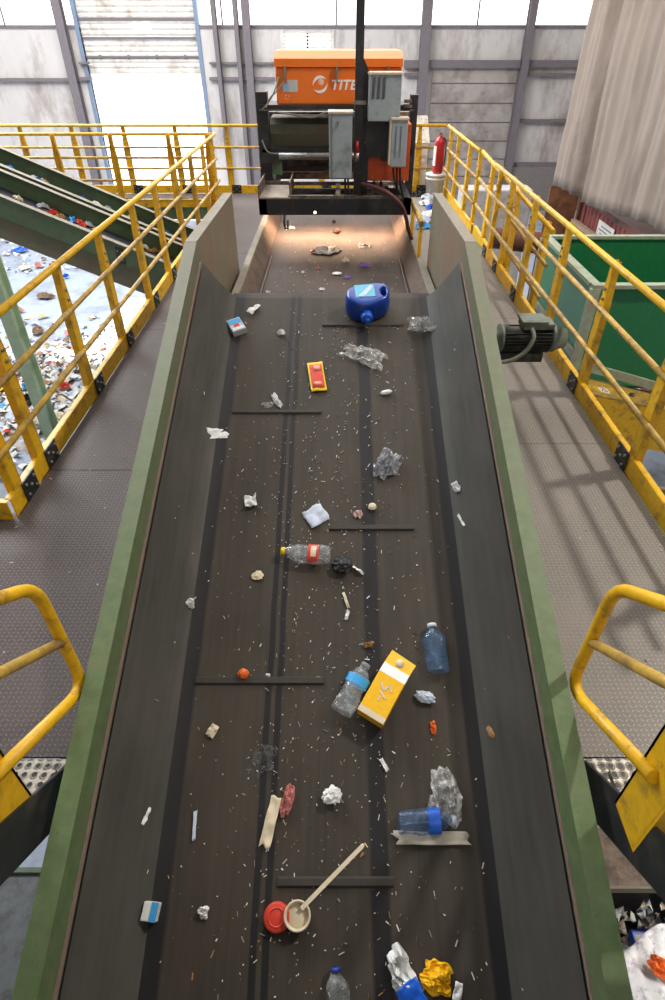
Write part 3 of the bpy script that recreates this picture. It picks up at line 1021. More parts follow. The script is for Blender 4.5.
# mast and cabinets on the front
MY = 6.72
m = MB().use(BLK)
a, b = at(355, 100, Y=MY), at(363, 100, Y=MY)
zm0 = ztm
m.box((a.x, MY, zm0), (b.x, MY + 0.12, EYE + 1.4))
c0 = at(370, 90, Y=MY + 0.04).x
zt_ = at(CX, 58, Y=MY).z
m.prism([(b.x, zt_), (c0, zt_ - 0.12), (c0, ztm), (b.x, ztm)], MY + 0.05, MY + 0.09, 'y')
m.use(SIL)
cc = at(358, 102, Y=MY).z
m.box((a.x - 0.012, MY - 0.015, cc - 0.02), (b.x + 0.03, MY, cc + 0.012))
m.use(BOLT)
for px, py in ((374, 102), (371, 127), (366, 142), (372, 178)):
    q = at(px, py, Y=MY + 0.045)
    m.tube([(q.x, MY + 0.03, q.z), (q.x, MY + 0.06, q.z)], 0.012, 6)
m.build('mast', None, sort)
m = MB().use(RED)
q = at(357, 148, Y=MY - 0.02)
m.tube([(q.x, MY - 0.02, q.z - 0.04), (q.x, MY - 0.02, q.z + 0.06)], 0.018, 10).use(SIL).tube([(q.x, MY - 0.02, q.z - 0.12), (q.x, MY - 0.02, q.z - 0.04)], 0.024, 10)
m.build('air_valve', None, sort, label='small red-capped air valve')


def cabinet(name, x0, y0, x1, y1, Y, depth, mat, top=None, label=None, parent=None):
    m = MB().use(mat)
    pxbox(m, x0, y0, x1, y1, Y, depth, 0.006)
    z1 = at(CX, y0, Y=Y).z
    if top:
        a, b = at(x0, (y0 + y1) / 2, Y=Y).x, at(x1, (y0 + y1) / 2, Y=Y).x
        m.use(top).box((a - 0.008, Y - 0.012, z1 - 0.004), (b + 0.008, Y + depth, z1 + 0.012))
    return m


m = cabinet('c', 329, 113, 352, 178.5, 6.62, 0.2, GRY, GRYT)
cab = m.build('control_cabinet', None, sort, label='tall narrow grey cabinet')
m = MB().use(SIL)
q = at(338, 124, Y=6.61)
m.box((q.x - 0.008, 6.6, q.z - 0.02), (q.x + 0.008, 6.625, q.z + 0.02))
q0, q1 = at(332, 113, Y=6.61), at(332, 178, Y=6.61)
m.box((q0.x - 0.003, 6.612, q1.z), (q0.x + 0.001, 6.622, q0.z))
m.build('door_lock', None, cab)
m = cabinet('c', 368.5, 74, 401, 121.5, 6.62, 0.24, GRY, GRYT)
cab2 = m.build('vented_cabinet', None, sort, label='grey cabinet with slanted vent slots')
m = MB().use(BLK)
for cx_ in range(3):
    for k in range(9):
        q = at(374.5 + cx_ * 5.2 - k * 0.18, 78.5 + k * 2.45, Y=6.615)
        m.hexa([(q.x - 0.016, 6.613, q.z - 0.01), (q.x + 0.014, 6.613, q.z + 0.003), (q.x + 0.014, 6.622, q.z + 0.003), (q.x - 0.016, 6.622, q.z - 0.01),
                (q.x - 0.016, 6.613, q.z - 0.002), (q.x + 0.014, 6.613, q.z + 0.011), (q.x + 0.014, 6.622, q.z + 0.011), (q.x - 0.016, 6.622, q.z - 0.002)])
m.build('vent_slots', None, cab2)
m = cabinet('c', 367, 124, 410, 181, 6.8, 0.32, ORGD)
m.build('orange_cabinet', None, sort, label='orange cabinet')
m = MB().use(BLK)
pxbox(m, 366, 121.5, 390, 157, 6.74, 0.05)
pxbox(m, 382, 120, 392, 161, 6.72, 0.05)
m.build('backing_plate', None, sort)
m = cabinet('c', 391, 119.5, 407, 167, 6.55, 0.17, GRY, GRYT)
m.use(GRYT)
pxbox(m, 389.3, 119, 391, 165, 6.55, 0.15)
cab3 = m.build('switch_box', None, sort, label='small grey switch box with pale edges')
m = MB().use(paint('box_seam', rgb(90, 98, 100), 0.5))
for px in (396.5, 401.5):
    q0, q1 = at(px, 126, Y=6.545), at(px, 158, Y=6.545)
    m.box((q0.x - 0.003, 6.545, q1.z), (q0.x + 0.003, 6.556, q0.z))
m.build('box_hinges', None, cab3)
# cables, hose, wiring
for pts in ([(345, 179, 6.7), (346, 195, 6.72), (350, 204, 6.75)], [(348, 179, 6.68), (349, 192, 6.66), (353, 203, 6.7)],
            [(393, 168, 6.62), (395, 183, 6.6), (403, 200, 6.64)], [(397, 168, 6.6), (397, 185, 6.6), (398, 203, 6.64)], [(400, 168, 6.62), (401, 187, 6.62), (405, 205, 6.66)],
            [(374, 181, 6.9), (373, 192, 6.8), (371, 204, 6.75)], [(381, 181, 6.9), (380, 192, 6.8), (380, 206, 6.7)]):
    MB().tube(smooth_path([at(a, b, Y=c) for a, b, c in pts]), 0.011, 6).build('cable', CABLE, sort)
MB().tube(smooth_path([at(a, b, Y=c) for a, b, c in ((362, 184, 6.66), (374, 187, 6.56), (388, 193, 6.5), (400, 204, 6.5), (405, 214, 6.55), (408, 228, 6.6), (412, 240, 6.8))]), 0.021, 10).build('air_hose', HOSE, sort)
for pts in ([(279, 77, 7.5), (274, 92, 7.44), (268, 103, 7.42), (262, 110, 7.42)], [(284, 82, 7.5), (276, 92, 7.44), (270, 98, 7.42), (266, 108, 7.4)], [(276, 112, 7.42), (296, 115, 7.4), (312, 117.5, 7.4), (326, 112, 7.42)], [(262, 140, 7.45), (268, 152, 7.4), (280, 154, 7.38)]):
    MB().tube(smooth_path([at(a, b, Y=c) for a, b, c in pts]), 0.008, 6).build('wiring', CONDUIT, sort)

# ------------------------------------------------------------------ things at the far right of the deck
pb = Vector((1.74, 11.75, DECK))
bk = thing('bucket', 'white plastic bucket below the fire extinguisher', 'bucket', pb)
MB().lathe([(0, 0), (0.14, 0), (0.165, 0.36), (0.175, 0.36), (0.175, 0.39), (0.0, 0.39)], Matrix.Translation(pb), 28).build('pail', WHITE, bk)
MB().lathe([(0.172, 0.3), (0.18, 0.3), (0.18, 0.33), (0.172, 0.33)], Matrix.Translation(pb), 28).build('rim_band', WHITE, bk)
fe = thing('fire_extinguisher', 'red fire extinguisher standing on the white bucket', 'fire extinguisher', pb + Vector((0.02, 0, 0.392)))
M_ = Matrix.Translation(pb + Vector((0.02, 0, 0.392)))
MB().lathe([(0, 0), (0.085, 0), (0.092, 0.02), (0.092, 0.46), (0.07, 0.53), (0.03, 0.56), (0.03, 0.58), (0, 0.58)], M_, 24).build('cylinder', RED, fe)
MB().sheet(lambda u, v: M_ @ Vector((0.0945 * math.cos(R(172 + 58 * u)), 0.0945 * math.sin(R(172 + 58 * u)), 0.12 + 0.3 * v)), 8, 2).build('label_band', WHITE, fe, label='pale instruction label')
q = pb + Vector((0.02, 0, 0.392))
MB().use(SIL).box((q.x - 0.03, q.y - 0.025, q.z + 0.57), (q.x + 0.03, q.y + 0.025, q.z + 0.62)).bar((q.x, q.y, q.z + 0.63), (q.x - 0.1, q.y - 0.02, q.z + 0.67), 0.02, 0.012).build('valve_handle', None, fe)
MB().tube(smooth_path([q + Vector(p) for p in ((0.03, -0.02, 0.55), (0.09, -0.04, 0.5), (0.11, -0.04, 0.35), (0.1, -0.03, 0.12))]), 0.011, 8).build('hose', CABLE, fe)
# white enclosure beyond the far railing
e = at(420, 190, Y=12.3)
wx0, wx1 = at(408, 150, Y=12.3).x, at(428, 150, Y=12.3).x
ez = at(CX, 143, Y=12.3).z
en = thing('electrical_enclosure', 'tall white enclosure with a sloping grey top beyond the far railing', 'enclosure', ((wx0 + wx1) / 2, 12.6, 0))
MB().box((wx0, 12.3, 0), (wx1, 12.9, ez), 0.01).build('enclosure_body', WHITE, en)
MB().prism([(12.28, ez), (12.92, ez), (12.92, ez + 0.36), (12.86, ez + 0.36)], wx0 - 0.02, wx1 + 0.02, 'x').build('sloping_top', GALV, en)

# ------------------------------------------------------------------ cross conveyors on the left
def cross_conv(y0, y1, label, dz=0.0):
    sl = 0.42
    zf = lambda x: EYE - (2.1 + sl * (x + 2.94)) + dz
    r = thing('cross_conveyor', label, 'conveyor', (-2.0, (y0 + y1) / 2, zf(-2.0)))
    xa, xb = -8.5, -1.3
    def wall(y, t, h, drop=0.0):
        return [(x, yy, zf(x) + k) for k in (-h, 0) for x, yy in ((xa, y), (xb, y), (xb, y + t), (xa, y + t))]
    for y, s in ((y0, -1), (y1, 1)):
        yy = y if s > 0 else y - 0.02
        w_ = MB().hexa(wall(yy, 0.02, 0.28)).build('side_wall', DKG, r)
        MB().hexa([(x, q, zf(x) + k) for k in (0, 0.008) for x, q in ((xa, yy - 0.035), (xb, yy - 0.035), (xb, yy + 0.05), (xa, yy + 0.05))]).build('wall_rim', CAP, w_)
    MB().hexa([(x, q, zf(x) + k) for k in (-0.25, -0.23) for x, q in ((xa, y0), (xb, y0), (xb, y1), (xa, y1))]).build('belt', DBELT, r)
    MB().hexa([(x, q, zf(x) + k) for k in (-0.6, -0.3) for x, q in ((xa, y0 + 0.05), (xb, y0 + 0.05), (xb, y0 + 0.1), (xa, y0 + 0.1))]).build('truss', FLG2, r)
    for x in (-1.6, -8.0):
        MB().bar((x, y0 + 0.12, 0), (x, y0 + 0.12, zf(x) - 0.5), 0.12, 0.12, (1, 0, 0)).bar((x, y1 - 0.1, 0), (x, y1 - 0.1, zf(x) - 0.4), 0.12, 0.12, (1, 0, 0)).build('leg', COLG, r)
    for x in (-2.85, -4.6, -6.4):
        m = MB().use(BLK).hexa([(x + a, q, zf(x + a) + b) for q in (y0 - 0.03, y0 - 0.02) for a, b in ((-0.05, -0.25), (0.05, -0.25), (0.05, -0.05), (-0.05, -0.05))])
        m.use(BOLT)
        for a, b in ((-0.025, -0.2), (0.025, -0.2), (-0.025, -0.1), (0.025, -0.1)):
            m.tube([(x + a, y0 - 0.042, zf(x + a) + b), (x + a, y0 - 0.02, zf(x + a) + b)], 0.012, 6)
        m.build('joint_plate', None, r)
    return zf


zn = cross_conv(8.02, 8.85, 'nearer of two dark green inclined belts passing under the left railing')
zf_ = cross_conv(9.06, 9.72, 'farther of two dark green inclined belts passing under the left railing')
# pale green column of the building steel, left of the walkway
o = thing('steel_column', 'pale green steel column standing in the scattered paper', 'column', (-3.46, 6.05, 0))
m = MB()
x, y = -3.46, 6.05
m.box((x - 0.065, y - 0.09, 0), (x + 0.065, y - 0.075, 5.2)).box((x - 0.065, y + 0.075, 0), (x + 0.065, y + 0.09, 5.2)).box((x - 0.008, y - 0.08, 0), (x + 0.008, y + 0.08, 5.2))
m.build('shaft', COLG, o)
MB().box((x - 0.16, y - 0.16, 0), (x + 0.16, y + 0.16, 0.02)).build('base_plate', COLG, o)

# ------------------------------------------------------------------ right-hand machinery beyond the railing
HX0, HX1, HYa, HYb = 2.82, 6.0, 6.5, 8.45
zr, zb = EYE - 2.2, EYE - 3.4
hp = thing('hopper', 'large open green hopper beyond the right railing', 'hopper', (4.3, 7.5, zb))
MB().box((HX0, HYb, zb), (HX1, HYb + 0.03, zr)).build('far_panel', HOPG, hp)
MB().prism([(HX0, EYE - 3.12), (HX1, EYE - 4.0), (HX1, zr), (HX0, zr)], HYa, HYa + 0.03, 'y').build('near_panel', HOPG, hp)
MB().box((HX0, HYa + 0.03, zb), (HX0 + 0.03, HYb, zr)).build('side_panel', HOPG, hp)
MB().box((HX1 - 0.03, HYa + 0.03, zb), (HX1, HYb, zr)).build('side_panel', HOPG, hp)
MB().box((HX0, HYa, zb - 0.03), (HX1, HYb, zb)).build('bottom', HOPG, hp)
m = MB()
m.box((HX0 - 0.03, HYb - 0.03, zr), (HX1, HYb + 0.06, zr + 0.04)).box((HX0 - 0.03, HYa - 0.05, zr), (HX1, HYa + 0.05, zr + 0.04)).box((HX0 - 0.04, HYa + 0.05, zr), (HX0 + 0.07, HYb - 0.03, zr + 0.04))
m.build('rim', HOPF, hp, label='pale dusty rim')
m = MB()
m.box((HX0 - 0.05, HYa - 0.06, zb - 0.4), (HX0 + 0.06, HYa, zr)).box((HX0 - 0.05, HYb, zb - 0.9), (HX0 + 0.01, HYb + 0.06, zr))
m.box((HX0 - 0.03, HYa, zb + 0.35), (HX0, HYb, zb + 0.44)).bar((HX0 + 0.06, HYa - 0.03, EYE - 3.1), (HX1, HYa - 0.03, EYE - 3.98), 0.05, 0.1)
m.build('frame', HOPF, hp, label='pale green frame members')
for x in (HX0 + 0.1, HX1 - 0.1):
    for y in (HYa + 0.1, HYb - 0.1):
        MB().bar((x, y, 0), (x, y, zb - 0.03), 0.14, 0.14, (1, 0, 0)).build('leg', HOPG, hp)
bm_ = thing('machine_beam', 'chipped yellow steel beam below the green hopper', 'beam', (4.3, 6.2, 0))
m = MB().use(paint('chipped_yellow', rgb(208, 166, 44), 0.6, var=0.12, dirt=rgb(128, 104, 66), amt=0.72, scale=5)).bar((2.7, 6.29, EYE - 3.24), (6.2, 6.29, EYE - 4.01), 0.44, 0.03)
m.use(YEL).bar((2.7, 6.08, EYE - 3.52), (6.2, 6.08, EYE - 4.29), 0.02, 0.53).bar((2.7, 6.42, EYE - 3.52), (6.2, 6.42, EYE - 4.29), 0.02, 0.53)
m.build('beam_body', None, bm_)
for x in (3.0, 5.9):
    MB().box((x - 0.08, 6.18, 0), (x + 0.08, 6.34, EYE - 3.27 - (x - 2.7) * 0.22)).build('leg', DKG, bm_)
q = at(603, 393, Y=6.25)
zt6 = EYE - 3.225 - (q.x - 2.7) * 0.22
m = MB().use(WHITE).bar((q.x - 0.06, 6.25, zt6 + 0.0132), (q.x + 0.06, 6.25, zt6 - 0.0132), 0.12, 0.004).use(plain('sticker_red', rgb(190, 60, 50), 0.5))
for aa, bb in (((-0.035, -0.03), (0.035, -0.03)), ((0.035, -0.03), (0, 0.035)), ((0, 0.035), (-0.035, -0.03))):
    m.bar((q.x + aa[0], 6.25 + aa[1], zt6 + 0.003 - aa[0] * 0.22), (q.x + bb[0], 6.25 + bb[1], zt6 + 0.003 - bb[0] * 0.22), 0.01, 0.004)
m.build('warning_sticker', None, bm_)
MB().lathe([(0, 0.03), (0.03, 0.03), (0.03, -0.01)], Matrix.Translation((q.x + 0.35, 6.25, zt6 - 0.077)), 10).build('bolt', MOTOR, bm_)
m = thing('guard_rail', 'two low yellow bars on a pale green frame under the beam', 'railing', (4.4, 5.9, 0))
for h, r_ in ((4.5, 0.03), (4.85, 0.035)):
    MB().tube([(2.9, 5.85, EYE - h), (6.2, 5.85, EYE - h)], r_, 10).build('bar', YELW, m)
MB().box((2.95, 5.86, EYE - 4.8), (6.2, 5.9, EYE - 4.55)).box((3.0, 5.86, 0), (3.1, 5.9, EYE - 4.4)).box((6.0, 5.86, 0), (6.1, 5.9, EYE - 4.4)).build('frame', HOPF, m)

# shipping container
CXa = 6.35
ct = thing('shipping_container', 'rust-red corrugated container under the grey tarpaulin', 'container', (7.5, 13.3, 0))
m = MB()
zc = EYE - 3.3
n = 0
y = 10.6
while y < 16.4:
    m.prism([(CXa, y), (CXa + 0.04, y + 0.05), (CXa + 0.04, y + 0.13), (CXa, y + 0.18), (CXa, y + 0.26), (CXa + 0.06, y + 0.26), (CXa + 0.06, y)], 0.15, zc - 0.12, 'z')
    y += 0.26
m.build('corrugated_side', CONT, ct)
m = MB().box((CXa - 0.01, 10.5, zc - 0.12), (CXa + 2.4, 16.5, zc)).box((CXa - 0.01, 10.5, 0), (CXa + 2.4, 16.5, 0.15)).box((CXa - 0.02, 10.45, 0), (CXa + 0.12, 10.6, zc)).box((CXa - 0.02, 16.35, 0), (CXa + 0.12, 16.5, zc)).box((CXa + 0.1, 10.55, 0.1), (CXa + 2.35, 16.45, zc - 0.05))
m.build('frame', paint('container_frame', rgb(120, 72, 64), 0.6, var=0.1), ct)
m = MB().use(BLK)
for y in (12.7, 14.3):
    m.box((CXa - 0.015, y, zc - 0.1), (CXa, y + 0.2, zc - 0.03))
m.build('fork_slots', None, ct)
q0, q1 = at(591, 211, X=CXa - 0.02), at(603, 232, X=CXa - 0.02)
ya, yb = 14.35, 15.35
z0_, z1_ = zc - 0.85, zc - 0.25
m = MB().use(WHITE).box((CXa - 0.012, ya, z0_), (CXa, yb, z1_)).use(plain('sign_blue', rgb(60, 80, 140), 0.5)).box((CXa - 0.014, ya, z0_), (CXa - 0.002, yb, z0_ + 0.14))
m.use(plain('sign_grey', rgb(130, 130, 140), 0.5))
for k in range(4):
    m.box((CXa - 0.014, ya + 0.12, z0_ + 0.24 + k * 0.08), (CXa - 0.002, yb - 0.12 - 0.1 * (k % 2), z0_ + 0.275 + k * 0.08))
m.build('notice_sign', None, ct)

# grey tarpaulin hung in folds
TARP = paint('tarpaulin_fabric', rgb(150, 136, 125), 0.85, var=0.06, dirt=rgb(124, 110, 100), amt=0.45, scale=1.0, bump=0.2, stretch=(1, 1, 0.3))
A, B = Vector((5.5, 16.5, 0)), Vector((6.75, 8.0, 0))
zh, ztp = EYE - 3.0, 12.8
dr = (B - A).normalized()
nr = Vector((dr.y, -dr.x, 0))
if nr.x > 0:
    nr = -nr


def tarp(u, v):
    L = (B - A).length
    s = u * L
    z = zh + (ztp - zh) * v
    lean = v * 1.2 * (u - 0.25)       # folds fan towards the top
    ss = s + lean
    f = 0.035 * math.sin(ss * 4.1 + 0.9 * math.sin(ss * 1.3)) + 0.055 * math.sin(ss * 10.3 + 1.5 * math.sin(ss * 0.7 + 1)) + 0.028 * math.sin(ss * 23.0 + 2 * math.sin(ss * 1.1))
    f += 0.2 * math.exp(-((ss - 1.0 + v * 0.5) / 0.12) ** 2) - 0.24 * math.exp(-((ss - 1.3 + v * 0.5) / 0.13) ** 2) + 0.1 * math.exp(-((ss - 1.6 + v * 0.3) / 0.1) ** 2)
    f += 0.12 * math.exp(-((ss - 6.1 + v * 1.5) / 0.2) ** 2) - 0.1 * math.exp(-((ss - 6.6 + v * 1.5) / 0.16) ** 2)
    f += 0.08 * noise.noise(Vector((s * 0.6, z * 0.5, 3)))
    amp = 0.7 + 0.3 * v
    z += 0.03 * math.sin(s * 2.1) * (1 - v) ** 4 - 0.06 * math.sin(s * 0.9) * (1 - v) ** 6
    p = A + dr * s + nr * f * amp + nr * 0.05
    return Vector((p.x, p.y, z))


tp = thing('tarpaulin', 'huge grey tarpaulin hanging in folds above the red container', 'tarpaulin', (6.1, 12.2, zh))
MB().sheet(tarp, 260, 40).build('cloth', TARP, tp, solid=0.01)
MB().tube([A + Vector((0, 0, ztp)), B + Vector((0, 0, ztp))], 0.05, 8).build('hanging_pipe', SIL, tp)
# brown boards and posts by the container end
o = thing('board_stack', 'rust-brown board leaning beside the end of the red container', 'board', (5.35, 17.1, 0))
q0, q1 = at(551, 186, Y=17.0), at(573, 222, Y=17.0)
MB().box((q0.x, 17.0, 0), (q1.x, 17.05, q0.z)).build('sheet', CARDB, o)
MB().box((q1.x + 0.06, 16.95, 0), (q1.x + 0.2, 17.08, q0.z - 0.1)).build('side_post', RUST, o)
q = at(582, 218, Y=16.7)
o = thing('lumber_pile', 'long timber lying under the white notice of the container', 'timber', (q.x + 0.2, 14.5, 2.0))
MB().bar((6.2, 13.2, 2.02), (6.1, 16.4, 2.02), 0.12, 0.1).bar((6.2, 13.4, 0), (6.2, 13.4, 1.97), 0.08, 0.08, (1, 0, 0)).bar((6.1, 16.2, 0), (6.1, 16.2, 1.97), 0.08, 0.08, (1, 0, 0)).build('timber', paint('old_timber', rgb(150, 124, 104), 0.8, var=0.1), o)
# pale concrete wall block behind the far right railing
q0, q1 = at(478, 192, Y=14.5), at(552, 232, Y=14.5)
o = MB().box((at(462, 200, Y=14.5).x, 14.5, 0), (at(532, 200, Y=14.5).x, 15.1, at(CX, 190, Y=14.5).z), 0.03).build('concrete_block_wall', CONCB)
tag(o, 'pale grey concrete push wall below the far right railing', 'wall block')
# rusty drum seen through the railing
q = at(529, 243, Y=9.2)
o = thing('rusty_pipe', 'rusty brown pipe lying behind the right railing', 'pipe', q)
MB().tube([q + Vector((-0.5, 0.3, 0.0)), q + Vector((0.35, -0.1, 0.0))], 0.15, 18).build('pipe_wall', RUST, o)
MB().bar((q.x - 0.3, q.y + 0.2, 0), (q.x - 0.3, q.y + 0.2, q.z - 0.13), 0.1, 0.1, (1, 0, 0)).bar((q.x + 0.2, q.y, 0), (q.x + 0.2, q.y, q.z - 0.13), 0.1, 0.1, (1, 0, 0)).build('cradle', RUST, o)

# ------------------------------------------------------------------ plastics and papers
P_WHITE = plain('paper_white', rgb(228, 228, 226), 0.7)
P_CREAM = plain('paper_cream', rgb(214, 200, 172), 0.7)
P_TAN = plain('cardboard_tan', rgb(176, 136, 92), 0.8)
P_BLUEG = plain('paper_bluegrey', rgb(192, 202, 218), 0.7)
P_PINK = plain('rag_pink', rgb(190, 120, 112), 0.8)
P_RED = plain('plastic_red', rgb(206, 62, 44), 0.45)
P_ORANGE = plain('plastic_orange', rgb(224, 104, 36), 0.5)
P_YEL = plain('carton_yellow', rgb(240, 184, 10), 0.5)
P_YELW = plain('wrapper_yellow', rgb(236, 200, 20), 0.45)
P_BLUE = plain('jug_blue', rgb(18, 62, 150), 0.28, coat=0.3)
P_LBLUE = plain('label_light_blue', rgb(96, 178, 206), 0.4)
P_CAPB = plain('cap_blue', rgb(24, 90, 200), 0.35)
P_SKY = plain('label_sky', rgb(60, 160, 222), 0.45)
P_BLACK = plain('plastic_black', rgb(22, 22, 26), 0.5)
P_GREY = plain('bag_grey', rgb(150, 150, 154), 0.5, alpha=0.7)
P_BROWN = plain('paper_brown', rgb(120, 96, 76), 0.8)
P_PURP = plain('wrapper_purple', rgb(130, 96, 170), 0.5)


def mk_clear(name, col, alpha, rough=0.12):
    """thin crumpled clear plastic: mostly see-through, glossy, denser at its creases"""
    k = NT(name)
    n = k.noise(26, 4, obj=True)
    a = k.math('ADD', k.math('MULTIPLY', k.ramp(n, 0.45, 0.68), 0.42), alpha)
    k.set(Base_Color=col, Roughness=rough, Alpha=a, Specular_IOR_Level=0.9)
    k.bump(k.noise(22, 2, obj=True), 0.5, 0.01)
    MATS[name] = k.m
    return k.m


CLR = mk_clear('clear_plastic', rgb(176, 182, 184), 0.16)
CLRB = mk_clear('clear_plastic_blue', rgb(70, 100, 134), 0.26)
FILM = mk_clear('clear_film', rgb(226, 226, 222), 0.3)
FILM2 = mk_clear('grey_film', rgb(158, 160, 166), 0.62)

O_ = CINV @ Vector((0, 0, EYE))


def onbelt(px, py, lift=0.0):
    """local conveyor point under a line of sight"""
    dd = CINV.to_3x3() @ ray(px, py)
    z = -0.45
    for _ in range(4):
        p = O_ + dd * ((z - O_.z) / dd.z)
        z = trough(p.x, p.y) + lift
    return Vector((p.x, p.y, z))


def lay(name, label, cat, px, py, rot=0.0, group=None, lift=0.0, belt='in', tilt=0.0):
    """an empty lying on a belt; local x across, y along, z up"""
    if belt == 'in':
        p = onbelt(px, py)
        M = CMAT @ Matrix.Translation(p + Vector((0, 0, 0.003 + lift)))
        if abs(p.x) > 0.7:
            e = 0.01
            sl = math.atan2(trough(p.x + e, p.y) - trough(p.x - e, p.y), 2 * e)
            M = M @ Matrix.Rotation(-sl, 4, 'Y')
    elif belt == 'acc':
        M = Matrix.Translation(at(px, py, Z=ZA) + Vector((0, 0, 0.003 + lift)))
    elif belt == 'deck':
        M = Matrix.Translation(at(px, py, Z=DECK) + Vector((0, 0, 0.003 + lift)))
    else:
        M = belt
    M = M @ Matrix.Rotation(rot, 4, 'Z') @ Matrix.Rotation(tilt, 4, 'X')
    o = thing(name, label, cat, group=group)
    o.matrix_basis = M
    return o


def crumple(w, h, amp, seed, n=10, curl=0.0, notch=True):
    """a crinkled flat scrap: x in +-w/2, y in +-h/2"""
    rnd = random.Random(seed)
    m = MB()
    def fn(u, v):
        x, y = (u - 0.5) * w, (v - 0.5) * h
        k = 1 + (0.22 * noise.noise(Vector((u * 2.3 + seed, v * 2.3, 1.7))) if notch else 0)
        z = amp * (0.6 + noise.noise(Vector((x / max(w, h) * 3.1 + seed * 1.3, y / max(w, h) * 3.1, seed))) + 0.5 * noise.noise(Vector((x / max(w, h) * 8 + seed, y / max(w, h) * 8, 5))))
        z = max(0.0, z) + curl * ((u - 0.5) ** 2) * 4
        return Vector((x * k, y * k, z + 0.001))
    m.sheet(fn, n, n, True)
    return m


def blob(rx, ry, rz, seed, rough=0.35, freq=2.4, n=14):
    """crumpled lump resting on z=0"""
    m = MB()
    def fn(u, v):
        a, b = u * 2 * PI, (v - 0.5) * PI
        d = Vector((math.cos(a) * math.cos(b), math.sin(a) * math.cos(b), math.sin(b)))
        k = 1 + rough * (noise.noise(d * freq + Vector((seed, 0, 0))) + 0.5 * noise.noise(d * freq * 2.6 + Vector((0, seed, 0))))
        return Vector((d.x * rx * k, d.y * ry * k, max(0.0, d.z * rz * k + rz * 0.8)))
    m.sheet(fn, n * 2, n, False)
    bmesh.ops.remove_doubles(m.bm, verts=m.bm.verts, dist=1e-5)
    return m


def scrap(label, px, py, w, h, rot=0, mat=None, amp=0.012, seed=1, cat='paper', name='paper_scrap', belt='in', curl=0.0, group=None, n=10):
    o = crumple(w, h, amp, seed, n, curl).build(name, mat or P_WHITE, solid=0.002)
    e = lay('tmp', '', '', px, py, R(rot), belt=belt)
    o.matrix_basis = e.matrix_basis
    bpy.data.objects.remove(e)
    return tag(o, label, cat, group)


def crumpled(rx, ry, rz, seed, n=14):
    """a thin sheet screwed up into ridges and folds"""
    m = MB()
    def fn(u, v):
        x, y = (u - 0.5) * 2, (v - 0.5) * 2
        k = 0.75 + 0.4 * noise.noise(Vector((math.atan2(y, x) * 1.3, seed * 2.1, 0.5)))
        p = Vector((x * 1.5 + seed, y * 1.5, seed * 0.7))
        r = 1 - abs(noise.noise(p)) * 2.2
        r2 = 1 - abs(noise.noise(p * 2.7)) * 2.2
        z = rz * (0.9 * max(0, r) + 0.5 * max(0, r2)) * (1.3 - 0.9 * max(abs(x), abs(y)) ** 2)
        j = noise.noise(p * 2.1 + Vector((9, 3, 1))) * 0.12
        return Vector((x * rx * k * (1 - 0.18 * y * y) + j * rx, y * ry * k * (1 - 0.18 * x * x) - j * ry, max(0.002, z)))
    m.sheet(fn, n, n, False)
    return m


def lump(label, px, py, rx, ry, rz, rot=0, mat=None, seed=1, cat='scrap', name='crumpled_scrap', belt='in', rough=0.35, freq=2.4, n=14, group=None):
    if name in ('paper_scrap', 'plastic_bag', 'cloth_rag', 'waste_scrap', 'waste_sheet', 'food_wrapper', 'packaging_scrap', 'wrapper_scrap', 'cardboard_scrap', 'cardboard_chip', 'plastic_chip') and n == 14:
        o = crumpled(rx * 1.15, ry * 1.15, rz * 1.2, seed).build(name, mat or P_WHITE, solid=0.002)
    else:
        o = blob(rx, ry, rz, seed, rough, freq, n).build(name, mat or P_WHITE)
    e = lay('tmp', '', '', px, py, R(rot), belt=belt)
    o.matrix_basis = e.matrix_basis
    bpy.data.objects.remove(e)
    return tag(o, label, cat, group)


LIE = Matrix.Rotation(-PI / 2, 4, 'X')     # bottle axis z -> local +y


def bottle(label, px, py, rot, L, r, mat, cap, lab=None, squash=0.75, lrange=(0.35, 0.6), seed=0, ribs=True, belt='in', print_mat=None):
    o = lay('plastic_bottle', label, 'bottle', px, py, rot, belt=belt)
    M = Matrix.Translation((0, -L * 0.5, r * squash)) @ LIE
    prof = [(0, 0), (r * 0.85, 0), (r, L * 0.03)]
    nseg = 14
    for k in range(nseg):
        t = 0.05 + 0.62 * k / (nseg - 1)
        prof.append((r * (1 - (0.05 if (ribs and k % 2) else 0)), L * t))
    prof += [(r * 0.92, L * 0.73), (r * 0.66, L * 0.82), (r * 0.42, L * 0.885), (r * 0.36, L * 0.93)]
    m = MB().lathe(prof, M, 26, 1, squash)
    for v in m.bm.verts:
        k = noise.noise(v.co * 14 + Vector((seed, 0, 0))) * 0.012
        v.co += Vector((k, k * 0.3, k * 0.6))
        v.co.z = max(0.0, v.co.z)
    m.build('bottle_wall', mat, o, local=True)
    MB().lathe([(0, L * 1.0), (r * 0.4, L * 1.0), (r * 0.42, L * 0.925), (r * 0.36, L * 0.92)], M, 18).build('cap', cap, o, local=True)
    if lab:
        a, b = lrange
        w_ = MB().lathe([(r * 1.02, L * a), (r * 1.02, L * b)], M, 26, 1, squash)
        for v in w_.bm.verts:
            v.co.z = max(0.001, v.co.z)
        lo = w_.build('label_band', lab, o, local=True)
        if print_mat:
            p_ = MB().lathe([(r * 1.035, L * (a + 0.04)), (r * 1.035, L * (b - 0.06))], M, 26, 1, squash)
            bmesh.ops.delete(p_.bm, geom=[f for f in p_.bm.faces if abs(f.calc_center_median().x) > r * 0.55], context='FACES')
            p_.build('label_print', print_mat, lo, local=True)
    return o


